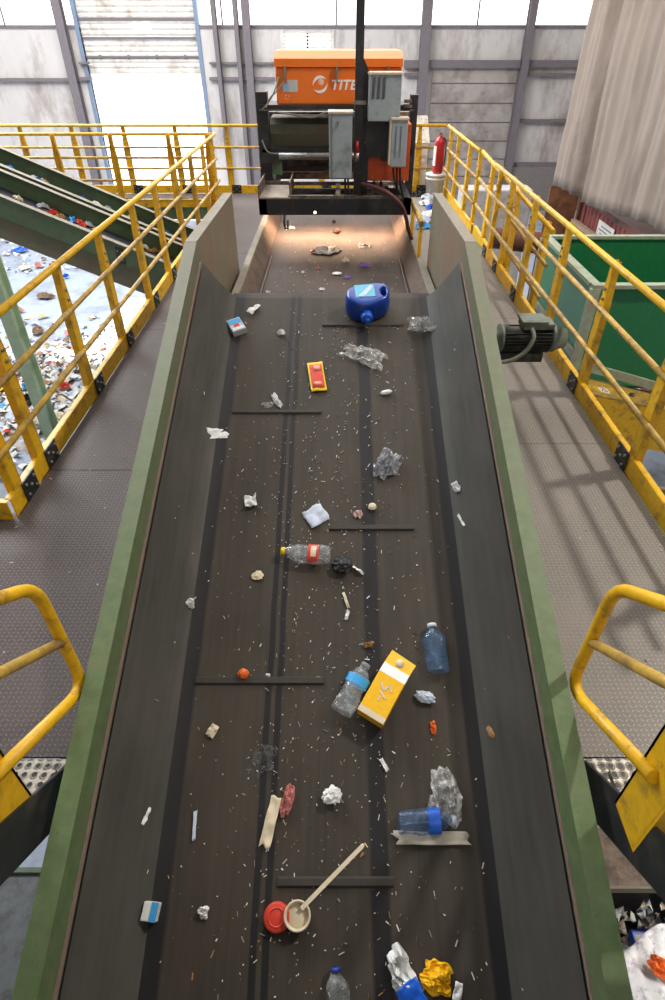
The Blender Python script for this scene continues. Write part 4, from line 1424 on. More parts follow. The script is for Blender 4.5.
# big blue jug near the crest, cap towards the camera
J = lay('detergent_jug', 'large blue plastic jug with a handle lying at the top of the conveyor', 'jug', 368, 321, R(6))
m = MB()
def jugprof(t):      # outline half width along the body, x from left (base) to right (shoulder)
    return 0.5
ol = [(-0.165, 0.05), (-0.155, 0.15), (-0.11, 0.195), (0.02, 0.212), (0.12, 0.214), (0.165, 0.19), (0.172, 0.13), (0.165, 0.06), (0.13, 0.015), (0.06, -0.012), (0.02, -0.035), (-0.06, -0.035), (-0.1, -0.01)]
def ring_at(z, k):
    cx_, cy_ = 0.0, 0.09
    return [m.v((cx_ + (x - cx_) * k, cy_ + (y - cy_) * k, z)) for x, y in ol]
def jug_body(m):
    # body as stacked outlines with a hand hole on the right
    hole = [(0.085, 0.055), (0.135, 0.06), (0.14, 0.12), (0.1, 0.125)]
    return hole
hole = jug_body(m)
rs = [ring_at(z, k) for z, k in ((0.0, 0.86), (0.015, 0.97), (0.06, 1.0), (0.1, 1.0), (0.145, 0.97), (0.165, 0.9), (0.172, 0.78))]
n = len(ol)
for A_, B_ in zip(rs, rs[1:]):
    for k in range(n):
        m.face([A_[k], A_[(k + 1) % n], B_[(k + 1) % n], B_[k]], True)
m.face(rs[0][::-1])
m.face(rs[-1], True)
body = m.build('jug_body', P_BLUE, J, local=True, sub=2)
m = MB().box((-0.085, 0.045, 0.164), (0.055, 0.18, 0.175), 0.004)
lb = m.build('front_label', P_LBLUE, J, local=True)
MB().hexa([(-0.07, 0.055, 0.1755), (-0.02, 0.055, 0.1755), (0.05, 0.15, 0.1755), (0.03, 0.17, 0.1755), (-0.07, 0.055, 0.1775), (-0.02, 0.055, 0.1775), (0.05, 0.15, 0.1775), (0.03, 0.17, 0.1775)]).build('label_print', P_BLUEG, lb, local=True)
cut = MB().lathe([(0, -0.1), (0.024, -0.1), (0.024, 0.3), (0, 0.3)], Matrix.Translation((0.118, 0.1, 0)) @ Matrix.Rotation(R(-8), 4, 'Z'), 20, 1, 2.2).build('tmp', P_BLUE, J, local=True)
bo = body.modifiers.new('hole', 'BOOLEAN')
bo.object = cut
bo.operation = 'DIFFERENCE'
bpy.context.view_layer.update()
nm_ = bpy.data.meshes.new_from_object(body.evaluated_get(bpy.context.evaluated_depsgraph_get()))
body.modifiers.clear()
body.data = nm_
bpy.data.objects.remove(cut)
Mc = Matrix.Translation((-0.02, -0.03, 0.085)) @ Matrix.Rotation(PI / 2, 4, 'X')
MB().lathe([(0.03, -0.02), (0.036, 0.0), (0.042, 0.005), (0.042, 0.05), (0.036, 0.06), (0, 0.06)], Mc, 22).build('cap', P_CAPB, J, local=True)
MB().lathe([(0.018, 0.055), (0.018, 0.075), (0.012, 0.08), (0, 0.08)], Mc, 14).build('spout', P_CAPB, J, local=True)

# films and bags
def filmlump(label, px, py, rx, ry, rz, rot, mat, seed, name='plastic_film', cat='plastic film', rough=0.5, freq=2.0, belt='in'):
    """a thin crumpled sheet with sharp ridges, gathered towards its middle"""
    m = MB()
    def fn(u, v):
        x, y = (u - 0.5) * 2, (v - 0.5) * 2
        k = 0.75 + 0.35 * noise.noise(Vector((math.atan2(y, x) * 1.3, seed * 2.1, 0.5)))
        p = Vector((x * 1.7 + seed, y * 1.7, seed * 0.7))
        r = 1 - abs(noise.noise(p)) * 2.2
        r2 = 1 - abs(noise.noise(p * 2.7)) * 2.2
        z = rz * (1.0 * max(0, r) + 0.28 * max(0, r2)) * (1.15 - 0.75 * max(abs(x), abs(y)) ** 2)
        j = noise.noise(p * 2.1 + Vector((9, 3, 1))) * 0.12
        return Vector((x * rx * k * (1 - 0.18 * y * y) + j * rx, y * ry * k * (1 - 0.18 * x * x) - j * ry, max(0.001, z)))
    m.sheet(fn, 20, 20, False)
    o = m.build(name, mat)
    e = lay('tmp', '', '', px, py, R(rot), belt=belt)
    o.matrix_basis = e.matrix_basis
    bpy.data.objects.remove(e)
    return tag(o, label, cat)


filmlump('crumpled clear plastic film beside the right belt edge at the crest', 421, 327, 0.13, 0.1, 0.06, 10, FILM, 3)
filmlump('torn clear plastic film lying just below the blue jug', 363, 357, 0.24, 0.11, 0.05, -28, FILM, 8)
filmlump('crumpled grey plastic bag right of the belt centre track', 386, 468, 0.1, 0.16, 0.06, -28, FILM2, 5, 'plastic_bag', 'plastic bag')
filmlump('faint clear plastic film left of the pink rag', 264, 760, 0.06, 0.09, 0.03, -20, mk_clear('faint_film', rgb(120, 122, 124), 0.12), 11)

# red and yellow packet
o = lay('snack_packet', 'red and yellow snack packet lying in the middle of the belt', 'packet', 317, 378, R(8))
crumple(0.105, 0.26, 0.012, 4, 12, notch=False).build('packet', P_YELW, o, local=True, solid=0.006)
MB().sheet(lambda u, v: Vector(((u - 0.5) * 0.082, (v - 0.5) * 0.21 + 0.0, 0.018 + 0.004 * noise.noise(Vector((u * 4, v * 6, 2))))), 8, 8).build('red_print', P_RED, o, local=True, solid=0.003)
MB().sheet(lambda u, v: Vector(((u - 0.5) * 0.045 + 0.008, (v - 0.5) * 0.045 + 0.072, 0.022)), 2, 2).sheet(lambda u, v: Vector(((u - 0.5) * 0.05 - 0.002, (v - 0.5) * 0.03 - 0.07, 0.022)), 2, 2).build('white_print', plain('print_pinkish', rgb(226, 150, 130), 0.5), o, local=True, solid=0.002)


def carton(name, label, px, py, rot, w, l, h, body, extras, belt='in', tilt=0.0):
    o = lay(name, label, 'carton', px, py, rot, belt=belt, tilt=tilt)
    b = MB().box((-w / 2, -l / 2, 0), (w / 2, l / 2, h), 0.004).build('carton_body', body, o, local=True)
    for nm, m, (x0, y0, x1, y1) in extras:
        MB().box((x0 * w, y0 * l, h - 0.002), (x1 * w, y1 * l, h + 0.0025)).build(nm, m, b, local=True)
    return o


P_CGREY = plain('carton_grey', rgb(186, 192, 200), 0.55)
carton('small_carton', 'small white and blue carton near the top left of the belt', 237, 330, R(28), 0.1, 0.13, 0.05, P_CGREY,
       [('blue_print', P_SKY, (-0.45, 0.05, 0.45, 0.42)), ('red_print', P_RED, (-0.2, -0.2, 0.2, 0.02)), ('white_print', P_WHITE, (-0.42, -0.45, 0.42, -0.24))])
carton('small_carton', 'small blue and white carton by the lower left belt edge', 153, 911, R(-6), 0.06, 0.065, 0.05, P_WHITE, [('blue_print', P_SKY, (0.05, -0.5, 0.5, 0.5))])

# gable-top juice carton
o = lay('juice_carton', 'large yellow and white juice carton lying mid belt', 'carton', 381, 700, R(-31))
w, l, h = 0.135, 0.23, 0.1
b = MB().use(P_YEL).box((-w / 2, -l / 2, 0), (w / 2, l / 2 - 0.02, h), 0.003).build('carton_body', None, o, local=True)
gt = MB().use(P_WHITE)
y0 = l / 2 - 0.021
gt.hexa([(-w / 2, y0, 0), (w / 2, y0, 0), (w / 2, y0 + 0.055, h * 0.25), (-w / 2, y0 + 0.055, h * 0.25), (-w / 2, y0, h), (w / 2, y0, h), (w / 2, y0 + 0.055, h * 0.78), (-w / 2, y0 + 0.055, h * 0.78)])
g_ = gt.build('shoulder', None, o, local=True)
gt = MB().use(P_YEL)
gt.hexa([(-w / 2, y0 + 0.054, h * 0.25), (w / 2, y0 + 0.054, h * 0.25), (w / 2 + 0.004, y0 + 0.12, h * 0.42), (-w / 2 + 0.004, y0 + 0.13, h * 0.42), (-w / 2, y0 + 0.054, h * 0.78), (w / 2, y0 + 0.054, h * 0.78), (w / 2 + 0.004, y0 + 0.12, h * 0.62), (-w / 2 + 0.004, y0 + 0.13, h * 0.62)])
gt.build('gable', None, o, local=True)
MB().lathe([(0, 0.012), (0.02, 0.012), (0.022, 0)], Matrix.Translation((0.0, y0 + 0.085, h * 0.68)), 14).build('pour_cap', P_CREAM, o, local=True)
m = MB()
for a_, b_ in (((-0.035, 0.05), (-0.005, 0.02)), ((-0.005, 0.02), (0.01, 0.055)), ((0.01, 0.055), (0.03, 0.03)), ((-0.02, 0.01), (0.02, -0.01)), ((-0.01, -0.015), (-0.005, -0.035))):
    m.bar((a_[0], a_[1], h + 0.001), (b_[0], b_[1], h + 0.001), 0.009, 0.003)
m.build('white_print', P_CREAM, b, local=True)
MB().box((-w / 2, -l / 2 - 0.001, h - 0.002), (w / 2, -l / 2 + 0.028, h + 0.002)).build('base_band', P_CREAM, b, local=True)

bottle('clear plastic bottle with yellow cap and red label lying across the belt', 306, 557, R(84), 0.27, 0.055, CLR, P_YELW, P_RED, lrange=(0.24, 0.45), seed=2, print_mat=P_CREAM)
bottle('blue-tinted crushed plastic bottle near the right belt track', 434, 650, R(3), 0.245, 0.058, CLRB, P_BLUEG, seed=5, squash=0.6)
bottle('clear plastic bottle with blue label leaning against the juice carton', 354, 690, R(-28), 0.26, 0.056, CLR, P_GREY, P_SKY, lrange=(0.55, 0.72), seed=6, squash=0.65)
bottle('dark plastic bottle with blue label beside clear film at lower right', 426, 822, R(-88), 0.25, 0.05, CLRB, P_BLUEG, P_CAPB, lrange=(0.52, 0.72), seed=9, squash=0.7)
bottle('clear plastic bottle with a dark blue cap at the bottom of the belt', 338, 999, R(5), 0.2, 0.045, CLR, plain('cap_dark_blue', rgb(20, 60, 150), 0.4), seed=12)
filmlump('pale clear plastic bag standing behind the blue-labelled bottle', 444, 797, 0.09, 0.14, 0.06, -8, FILM, 15, 'plastic_bag', 'plastic bag')
scrap('torn pale paper strip in front of the blue-labelled bottle', 432, 838, 0.3, 0.05, 0, plain('paper_greyish', rgb(176, 170, 158), 0.8), 0.025, 21)
o = lump('white and blue crumpled bag at the bottom of the belt', 402, 978, 0.06, 0.11, 0.035, 28, P_WHITE, 31, 'plastic bag', 'plastic_bag')
o2 = crumple(0.1, 0.08, 0.01, 5).build('blue_print', P_CAPB, o, local=True, solid=0.003)
o2.location = (0.0, -0.05, 0.045)
o = lump('yellow-orange wrapper at the bottom of the belt', 438, 979, 0.075, 0.055, 0.02, -18, P_YEL, 33, 'wrapper', 'food_wrapper')
o2 = crumple(0.03, 0.06, 0.008, 6).build('white_edge', P_WHITE, o, local=True, solid=0.003)
o2.location = (0.075, -0.012, 0.02)
# cup, lid and stick
o = lay('bottle_cap', 'round red plastic lid on the lower belt', 'lid', 277, 917, 0)
MB().lathe([(0, 0.028), (0.045, 0.028), (0.052, 0.024), (0.054, 0)], None, 28).build('lid_shell', P_RED, o, local=True)
MB().lathe([(0.028, 0.0285), (0.03, 0.031), (0.034, 0.031), (0.036, 0.0285)], None, 28).build('lid_ring', P_RED, o, local=True)
o = lay('plastic_pot', 'small cream plastic pot beside the red lid', 'pot', 298, 915, 0)
MB().lathe([(0.046, 0.0), (0.05, 0.045), (0.054, 0.045), (0.054, 0.049), (0.047, 0.049), (0.042, 0.01), (0, 0.008)], None, 28).build('pot_wall', P_CREAM, o, local=True)
MB().lathe([(0, 0.03), (0.03, 0.026), (0.043, 0.018)], None, 20).build('residue', plain('residue_beige', rgb(220, 206, 180), 0.8), o, local=True)
o = lay('plastic_stick', 'long white stick leaning out of the cream pot', 'stick', 302, 908, R(-49), lift=0.035)
MB().bar((0, 0, 0.012), (0, 0.33, 0.02), 0.017, 0.006).build('shaft', P_CREAM, o, local=True)
MB().lathe([(0, 0.006), (0.0075, 0.005), (0.0085, 0)], Matrix.Translation((0, 0.33, 0.017)), 12).build('rounded_tip', P_CREAM, o, local=True)
# pink rag, white strips, scraps
lump('crumpled pink rag beside the long white strip', 287, 801, 0.026, 0.075, 0.025, -12, P_PINK, 41, 'rag', 'cloth_rag', rough=0.5)
scrap('long white paper strip beside the pink rag', 271, 821, 0.05, 0.2, -12, P_CREAM, 0.02, 42, n=14)
lump('torn white cup lower middle of the belt', 332, 796, 0.04, 0.035, 0.03, 20, P_WHITE, 43, 'cup', 'paper_cup', rough=0.4)
scrap('white paper scrap curled at the top left of the belt', 254, 311, 0.05, 0.11, -30, P_WHITE, 0.03, 44)
lump('small white crumpled paper near the top of the belt', 281, 334, 0.035, 0.025, 0.02, 15, P_WHITE, 45, 'paper', 'paper_scrap')
lump('long white torn scrap above the upper left cleat', 277, 402, 0.022, 0.075, 0.015, 28, P_WHITE, 46, 'paper', 'paper_scrap')
filmlump('tiny clear film left of the white torn scrap', 268, 406, 0.05, 0.03, 0.02, 0, FILM, 47)
scrap('white torn sheet lying on the left belt track', 218, 435, 0.15, 0.07, 20, P_WHITE, 0.02, 48)
lump('small white capsule-shaped foam piece below the clear film', 386, 394, 0.04, 0.017, 0.016, 15, P_WHITE, 49, 'foam', 'foam_piece', rough=0.08)
scrap('square white scrap left of the belt middle', 251, 503, 0.07, 0.075, 12, P_WHITE, 0.03, 50)
scrap('pale blue-white square card near the belt centre', 316, 517, 0.125, 0.12, 30, P_BLUEG, 0.014, 51)
lump('black crumpled plastic beside the red-labelled bottle', 342, 567, 0.055, 0.05, 0.03, 0, P_BLACK, 52, 'plastic', 'plastic_scrap', rough=0.25)
scrap('thin white strip right of the black crumpled plastic', 358, 571, 0.016, 0.07, 50, P_WHITE, 0.02, 53)
lump('small tan round lump on the belt centre track', 372, 508, 0.024, 0.022, 0.016, 0, P_CREAM, 54, 'lump', 'food_scrap', rough=0.2)
lump('pinkish torn scrap beside the small tan lump', 358, 515, 0.025, 0.028, 0.014, 0, plain('scrap_pinkish', rgb(206, 176, 168), 0.7), 55, 'paper', 'paper_scrap', rough=0.6)
lump('white torn scrap high on the right belt edge', 457, 487, 0.028, 0.042, 0.018, 20, P_WHITE, 56, 'paper', 'paper_scrap', rough=0.5)
scrap('thin white strip on the right belt track', 462, 521, 0.014, 0.09, 20, P_WHITE, 0.01, 57)
lump('white scrap on the left belt edge', 190, 604, 0.025, 0.03, 0.018, 0, P_WHITE, 58, 'paper', 'paper_scrap')
lump('round orange ball of plastic resting against a cleat', 244, 675, 0.028, 0.025, 0.024, 0, P_ORANGE, 59, 'ball', 'orange_ball', rough=0.12)
lump('tan wedge of cardboard above the juice carton', 368, 645, 0.03, 0.018, 0.014, 8, P_TAN, 60, 'cardboard', 'cardboard_scrap', rough=0.3)
lump('pale translucent cap piece below the blue-tinted bottle', 425, 698, 0.045, 0.026, 0.02, -18, P_BLUEG, 61, 'plastic', 'plastic_scrap', rough=0.4)
lump('small rust-brown chip right of the juice carton', 433, 728, 0.014, 0.03, 0.008, 5, P_ORANGE, 62, 'chip', 'plastic_chip')
lump('tan chip near the right belt track', 491, 732, 0.014, 0.03, 0.008, 25, P_TAN, 63, 'chip', 'cardboard_chip')
lump('white crumpled ball right of the small blue carton', 204, 913, 0.022, 0.024, 0.016, 0, P_WHITE, 64, 'paper', 'paper_scrap', rough=0.6)
scrap('bent white strip on the left skirt', 145, 816, 0.016, 0.07, -20, P_WHITE, 0.01, 65)
scrap('short bluish strip left of the long white paper strip', 195, 826, 0.014, 0.11, 4, P_BLUEG, 0.008, 66)
scrap('slim white strip left of the belt at mid height', 346, 601, 0.014, 0.09, 18, P_CREAM, 0.012, 67)
scrap('white strip above the bottle pair', 347, 616, 0.018, 0.05, -15, P_WHITE, 0.012, 68)
lump('cream lump left of the yellow-capped bottle', 258, 576, 0.03, 0.025, 0.008, 0, P_CREAM, 69, 'food scrap', 'food_scrap', rough=0.5)
lump('white flake beside the orange ball', 268, 676, 0.012, 0.01, 0.008, 0, P_WHITE, 70, 'paper', 'paper_scrap')
scrap('white strip right of the juice carton at lower middle', 384, 765, 0.018, 0.06, 30, P_WHITE, 0.01, 71)
scrap('grey-green leafy scrap above the clear film', 213, 731, 0.04, 0.06, -30, P_CREAM, 0.016, 72)

# sorter belt litter
lump('white crumpled bag with a red tip on the sorter belt', 327, 252, 0.17, 0.14, 0.03, 6, P_WHITE, 81, 'plastic bag', 'plastic_bag', belt='acc')
lump('dark red tip of packaging at the left end of the white bag', 314, 253, 0.03, 0.04, 0.02, 0, P_RED, 82, 'packaging', 'packaging_scrap', belt='acc')
lump('small cream scrap right of the white bag on the sorter belt', 345, 262, 0.045, 0.035, 0.03, 20, P_CREAM, 83, 'scrap', 'paper_scrap', belt='acc')
lump('white and purple wrapper at the right on the sorter belt', 364, 267, 0.05, 0.03, 0.025, 15, P_PURP, 84, 'wrapper', 'food_wrapper', belt='acc')
lump('white oval tub lid on the sorter belt', 337, 275, 0.05, 0.03, 0.015, 0, P_WHITE, 85, 'lid', 'tub_lid', belt='acc', rough=0.1)
lump('pale purple scrap right of the white oval lid', 347, 278, 0.045, 0.028, 0.015, 10, P_PURP, 86, 'scrap', 'wrapper_scrap', belt='acc')
lump('white square scrap nearest the crest on the sorter belt', 322, 290, 0.035, 0.022, 0.012, 0, P_WHITE, 87, 'paper', 'paper_scrap', belt='acc')
lump('small pinkish scrap left of the white lid', 318, 269, 0.04, 0.02, 0.015, 20, P_PINK, 88, 'scrap', 'paper_scrap', belt='acc')
lump('small white flake left on the sorter belt', 303, 273, 0.022, 0.02, 0.012, 0, P_WHITE, 89, 'paper', 'paper_scrap', belt='acc')
filmlump('clear plastic piece lying near the right of the sorter belt', 365, 247, 0.1, 0.08, 0.02, 0, FILM2, 90, belt='acc')
lump('dark brown crumple in the halogen light', 337, 233, 0.04, 0.06, 0.03, 0, plain('dark_brown_scrap', rgb(60, 36, 26), 0.7), 91, 'scrap', 'food_scrap', belt='acc')
lump('small dark speck of waste deep in the halogen light', 334, 223, 0.025, 0.03, 0.02, 0, P_BLACK, 92, 'scrap', 'food_scrap', belt='acc')
filmlump('pale film at the left in the halogen light', 290, 228, 0.08, 0.09, 0.015, 0, FILM, 93, belt='acc')
lump('white flake at the lower left of the sorter belt', 268, 293, 0.025, 0.02, 0.012, 0, P_WHITE, 94, 'paper', 'paper_scrap', belt='acc')

# tiny flecks nobody could count, on both belts
fm = MB()
fl_m = [P_WHITE, P_CREAM, P_TAN, P_BROWN, P_BLUEG, plain('fleck_grey', rgb(150, 140, 128), 0.8)]
rnd = random.Random(5)
for k in range(1700):
    s = rnd.uniform(-0.3, 4.35)
    x = rnd.gauss(0.0, 0.34)
    if abs(x) > 0.86:
        continue
    z = trough(x, s) + 0.003
    fm.use(rnd.choices(fl_m, (4, 4, 1.2, 6, 1, 6))[0])
    a = rnd.gauss(0, 0.6) if rnd.random() < 0.6 else rnd.uniform(0, PI)
    l = rnd.choice((0.004, 0.005, 0.006, 0.008, 0.01, 0.014, 0.024)) * rnd.uniform(0.6, 1.1)
    wd = rnd.uniform(0.002, 0.005)
    d_ = Vector((math.sin(a), math.cos(a), 0))
    p_ = CMAT @ Vector((x, s, z))
    q_ = CMAT @ (Vector((x, s, z)) + d_ * l)
    fm.bar(p_, q_, wd, 0.003, CMAT.to_3x3() @ Vector((0, 0, 1)))
for k in range(160):
    x, y = rnd.uniform(-0.66, 0.62) , rnd.uniform(5.0, 7.6)
    fm.use(rnd.choices(fl_m, (3, 4, 3, 6, 1, 5))[0])
    a = rnd.uniform(0, PI)
    l = rnd.uniform(0.006, 0.018)
    fm.bar((x, y, ZA + 0.003), (x + l * math.sin(a), y + l * math.cos(a), ZA + 0.003), rnd.uniform(0.004, 0.008), 0.004)
o = fm.build('litter_flecks', None)
o['kind'] = 'stuff'
tag(o, 'tiny pale flecks and splinters strewn over the moving belts', 'litter')

# dust and crumbs on the deck edges
dm_ = MB().use(plain('deck_crumb', rgb(176, 164, 150), 0.9))
for k in range(260):
    right = rnd.random() < 0.6
    x = rnd.uniform(1.0, 1.95) if right else rnd.uniform(-2.0, -1.1)
    if right and rnd.random() < 0.5:
        x = rnd.uniform(1.85, 1.97)
    y = rnd.uniform(1.4, 10)
    a = rnd.uniform(0, PI)
    l = rnd.uniform(0.004, 0.02)
    dm_.bar((x, y, DECK + 0.003), (x + l * math.sin(a), y + l * math.cos(a), DECK + 0.003), rnd.uniform(0.003, 0.01), 0.004)
o = dm_.build('deck_crumbs', None)
o['kind'] = 'stuff'
tag(o, 'pale crumbs of paper and dirt scattered on the walkway plates', 'litter')

# litter on the cross belts
k_ = 0
cn = [('blue', P_CAPB), ('white', P_WHITE), ('grey', P_CGREY), ('red', P_RED), ('tan', P_TAN), ('sky blue', P_SKY), ('cream', P_CREAM)]
spots_far = [(64, 169, 'blue'), (38, 178, 'white'), (88, 196, 'blue'), (101, 202, 'white'), (12, 169, 'sky blue'), (112, 207, 'grey'), (46, 181, 'cream'), (136, 214, 'cream'), (170, 229, 'sky blue')]
spots_near = [(18, 200, 'cream'), (52, 214, 'red'), (60, 218, 'tan'), (73, 221, 'sky blue'), (80, 224, 'red'), (88, 226, 'grey'), (50, 204, 'grey'), (155, 250, 'tan'), (143, 247, 'white')]
where = {0: 'first', 1: 'second', 2: 'third', 3: 'fourth', 4: 'fifth', 5: 'sixth', 6: 'seventh', 7: 'eighth', 8: 'ninth'}
for lst, zf, yr, nm in ((spots_far, zf_, (9.14, 9.64), 'farther'), (spots_near, zn, (8.12, 8.75), 'nearer')):
    lst = sorted(lst)
    for i, (px, py, cname) in enumerate(lst):
        dd = ray(px, py)
        # plane z = EYE - (2.2 + .405 (x + 2.9)) + dz - .34
        z0c = zf(0.0) - 0.23 - EYE
        t_ = z0c / (dd.z + 0.42 * dd.x)
        p_ = Vector((0, 0, EYE)) + dd * t_
        p_.y = min(max(p_.y, yr[0]), yr[1])
        p_.z = zf(p_.x) - 0.23 + 0.002
        M = Matrix.Translation(p_) @ Matrix.Rotation(math.atan(0.42), 4, 'Y')
        mt_ = dict(cn)[cname]
        lump('%s scrap on the %s green cross belt, %s from the left' % (cname, nm, where[i]), px, py, 0.07 + 0.02 * (i % 3), 0.04 + 0.015 * (i % 2), 0.035, 30 * i, mt_, 100 + i, 'scrap', 'waste_scrap', belt=M, group='scraps on the cross belts')

# debris on the deck beyond the sorter belt, right
for i, (px, py, mt_, lab) in enumerate(((424, 205, P_WHITE, 'white torn bag on the deck in front of the bucket'), (428, 199, P_BLUEG, 'pale blue sheet on the deck behind the torn bag'),
                                       (431, 209, P_CAPB, 'blue crumpled wrapper on the deck near the panel'), (424, 222, P_BLUEG, 'bluish crumple on the deck beside the guard rail'),
                                       (428, 216, P_WHITE, 'white crumple on the deck between blue wrappers'), (423, 228, P_SKY, 'sky blue scrap lowest in the deck litter'), (417, 196, P_BLACK, 'black film on the deck beside the far post'))):
    lump(lab, px, py, 0.13, 0.12, 0.05, i * 40, mt_, 130 + i, 'scrap', 'waste_scrap', belt='deck', rough=0.6)

# ------------------------------------------------------------------ tipping floor litter, left
paper_cols = [P_WHITE, P_WHITE, P_CREAM, P_BLUEG, P_CGREY, P_TAN, P_BROWN, P_RED, P_SKY, P_BLACK, P_PINK, P_YELW]
wts = (11, 10, 6, 6, 5, 2.5, 2, 0.8, 1.0, 0.9, 1.0, 0.5)
hm = MB()
def heap(x, y):
    d = math.hypot((x + 6.4) / 3.0, (y - 11.0) / 2.4)
    return max(0.0, 0.35 * (1 - d * d)) if d < 1 else 0.0
for k in range(2600):
    if k < 1900:
        x, y = rnd.gauss(-6.4, 1.5), rnd.gauss(10.9, 1.2)
    elif k < 2200:
        x, y = rnd.uniform(-10, -2.6), rnd.uniform(11.5, 15)
    else:
        x, y = rnd.uniform(-14, -5), rnd.uniform(18.5, 23)
    z = heap(x, y) + rnd.uniform(0.005, 0.06)
    hm.use(rnd.choices(paper_cols, wts)[0])
    sz = rnd.uniform(0.05, 0.2)
    M = Matrix.Translation((x, y, z)) @ Matrix.Rotation(rnd.uniform(0, 2 * PI), 4, 'Z') @ Matrix.Rotation(rnd.uniform(-0.5, 0.5), 4, 'X')
    asp = rnd.uniform(0.5, 1.3)
    b0 = rnd.uniform(-0.04, 0.06)
    g = [[hm.v(M @ Vector(((i - 1) * sz * 0.5, (j - 1) * sz * asp * 0.5, b0 * ((i - 1) * (j - 1)) + (0.03 if i == 1 else 0)))) for j in range(3)] for i in range(3)]
    for i in range(2):
        for j in range(2):
            hm.face([g[i][j], g[i + 1][j], g[i + 1][j + 1], g[i][j + 1]])
o = hm.build('paper_litter', None, solid=0.004)
o['kind'] = 'stuff'
tag(o, 'loose heap of waste paper and packaging on the tipping floor', 'waste paper')
m = MB()
m.sheet(lambda u, v: Vector((-9.3 + 5.8 * u, 8.7 + 4.6 * v, heap(-9.3 + 5.8 * u, 8.7 + 4.6 * v) - 0.01 + 0.05 * noise.noise(Vector((u * 9, v * 9, 0))))), 30, 30)
o = m.build('paper_mulch', paint('mulch', rgb(176, 168, 162), 0.9, var=0.3, dirt=rgb(120, 108, 100), amt=0.5, scale=6))
o['kind'] = 'stuff'
tag(o, 'matted layer of shredded waste paper under the loose sheets', 'waste paper')
big = [(46, 296, 'P_BROWN', 0.55, 'brown cardboard sheet on the pale floor beyond the heap'), (20, 250, 'P_CAPB', 0.6, 'bright blue bag far off under the green belt'), (27, 387, 'P_SKY', 0.3, 'bright blue wrapper in the paper heap'),
       (38, 330, 'P_BROWN', 0.45, 'dark brown box flap at the edge of the paper heap'), (62, 385, 'P_RED', 0.35, 'red print sheet in the paper heap'), (50, 418, 'P_CREAM', 0.7, 'large cream sheet nearest the walkway'),
       (24, 268, 'P_CREAM', 0.4, 'cream bag on the floor below the green belts'), (66, 276, 'P_CAPB', 0.25, 'small blue wrapper on the pale floor'), (38, 265, 'P_PINK', 0.35, 'pink wrapper on the far floor'),
       (18, 310, 'P_TAN', 0.35, 'tan sheet left of the heap'), (10, 350, 'P_RED', 0.25, 'red wrapper at the left of the heap'), (28, 398, 'P_BLACK', 0.35, 'black film strip in the paper heap'), (92, 395, 'P_WHITE', 0.4, 'white sheet under the railing')]
for i, (px, py, mn, sz, lab) in enumerate(big):
    q = at(px, py, Z=0.0)
    zz_ = heap(q.x, q.y)
    q = at(px, py, Z=zz_ + 0.08)
    lump(lab, px, py, sz * 0.5, sz * 0.35, 0.07, i * 37, globals()[mn], 160 + i, 'waste', 'waste_sheet', belt=Matrix.Translation(q + Vector((0, 0, -0.03))), rough=0.5)

# ------------------------------------------------------------------ lower right: under the walkway
o = thing('lower_conveyor', 'lower conveyor trough with a dusty green ledge under the right steps', 'conveyor', (2.2, 1.2, 0))
zl = 1.9
MB().box((1.2, 1.28, zl), (3.4, 1.6, zl + 0.02)).build('dusty_ledge', paint('dirt_crust', rgb(112, 98, 86), 0.9, var=0.25, dirt=rgb(70, 60, 52), amt=0.5, scale=9, bump=0.8), o)
MB().box((1.2, 1.262, zl - 0.05), (3.4, 1.279, zl + 0.02)).build('ledge_face', FLG2, o)
MB().box((1.2, 1.34, zl - 0.62), (3.4, 1.36, zl)).build('back_plate', BLK, o)
MB().box((1.2, -0.4, zl - 0.62), (3.4, 1.34, zl - 0.6)).build('belt', DBELT, o)
for x in (1.3, 3.3):
    MB().bar((x, 1.5, 0), (x, 1.5, zl), 0.1, 0.1, (1, 0, 0)).bar((x, 0.3, 0), (x, 0.3, zl - 0.62), 0.1, 0.1, (1, 0, 0)).build('leg', DKG, o)
hm = MB()
for k in range(1100):
    x, y = rnd.uniform(1.25, 3.0), rnd.uniform(0.3, 1.31)
    z = zl - 0.6 + rnd.uniform(0.01, 0.24)
    hm.use(rnd.choices(paper_cols + [P_GREY], wts + (5,))[0])
    sz = rnd.uniform(0.015, 0.07)
    M = Matrix.Translation((x, y, z)) @ Matrix.Rotation(rnd.uniform(0, 2 * PI), 4, 'Z') @ Matrix.Rotation(rnd.uniform(-0.9, 0.9), 4, 'X')
    b0 = rnd.uniform(-0.03, 0.05)
    g = [[hm.v(M @ Vector(((i - 1) * sz * 0.5, (j - 1) * sz * 0.5, b0 * ((i - 1) * (j - 1))))) for j in range(3)] for i in range(3)]
    for i in range(2):
        for j in range(2):
            hm.face([g[i][j], g[i + 1][j], g[i + 1][j + 1], g[i][j + 1]])
o = hm.build('shredded_waste', None, solid=0.003)
o['kind'] = 'stuff'
tag(o, 'shredded plastic and paper on the lower conveyor', 'waste')
q = at(644, 944, Z=zl - 0.42)
carton('drink_carton', 'blue and white carton lying on the lower conveyor', 644, 942, 0, 0.16, 0.12, 0.07, P_CAPB, [('white_print', P_CREAM, (-0.42, -0.4, 0.42, 0.2))], belt=Matrix.Translation(q))
q = at(655, 985, Z=zl - 0.36)
scrap('large white printed sheet crumpled on the lower conveyor', 655, 985, 0.5, 0.4, 20, paint('printed_sheet', rgb(222, 222, 224), 0.5, var=0.03, dirt=rgb(120, 112, 140), amt=0.3, scale=16), 0.1, 190, belt=Matrix.Translation(q), n=20, name='plastic_sheet', cat='sheet')
q = at(660, 968, Z=zl - 0.25)
lump('orange wrapper on top of the white sheet', 660, 968, 0.06, 0.08, 0.02, 30, P_ORANGE, 191, 'wrapper', 'food_wrapper', belt=Matrix.Translation(q))
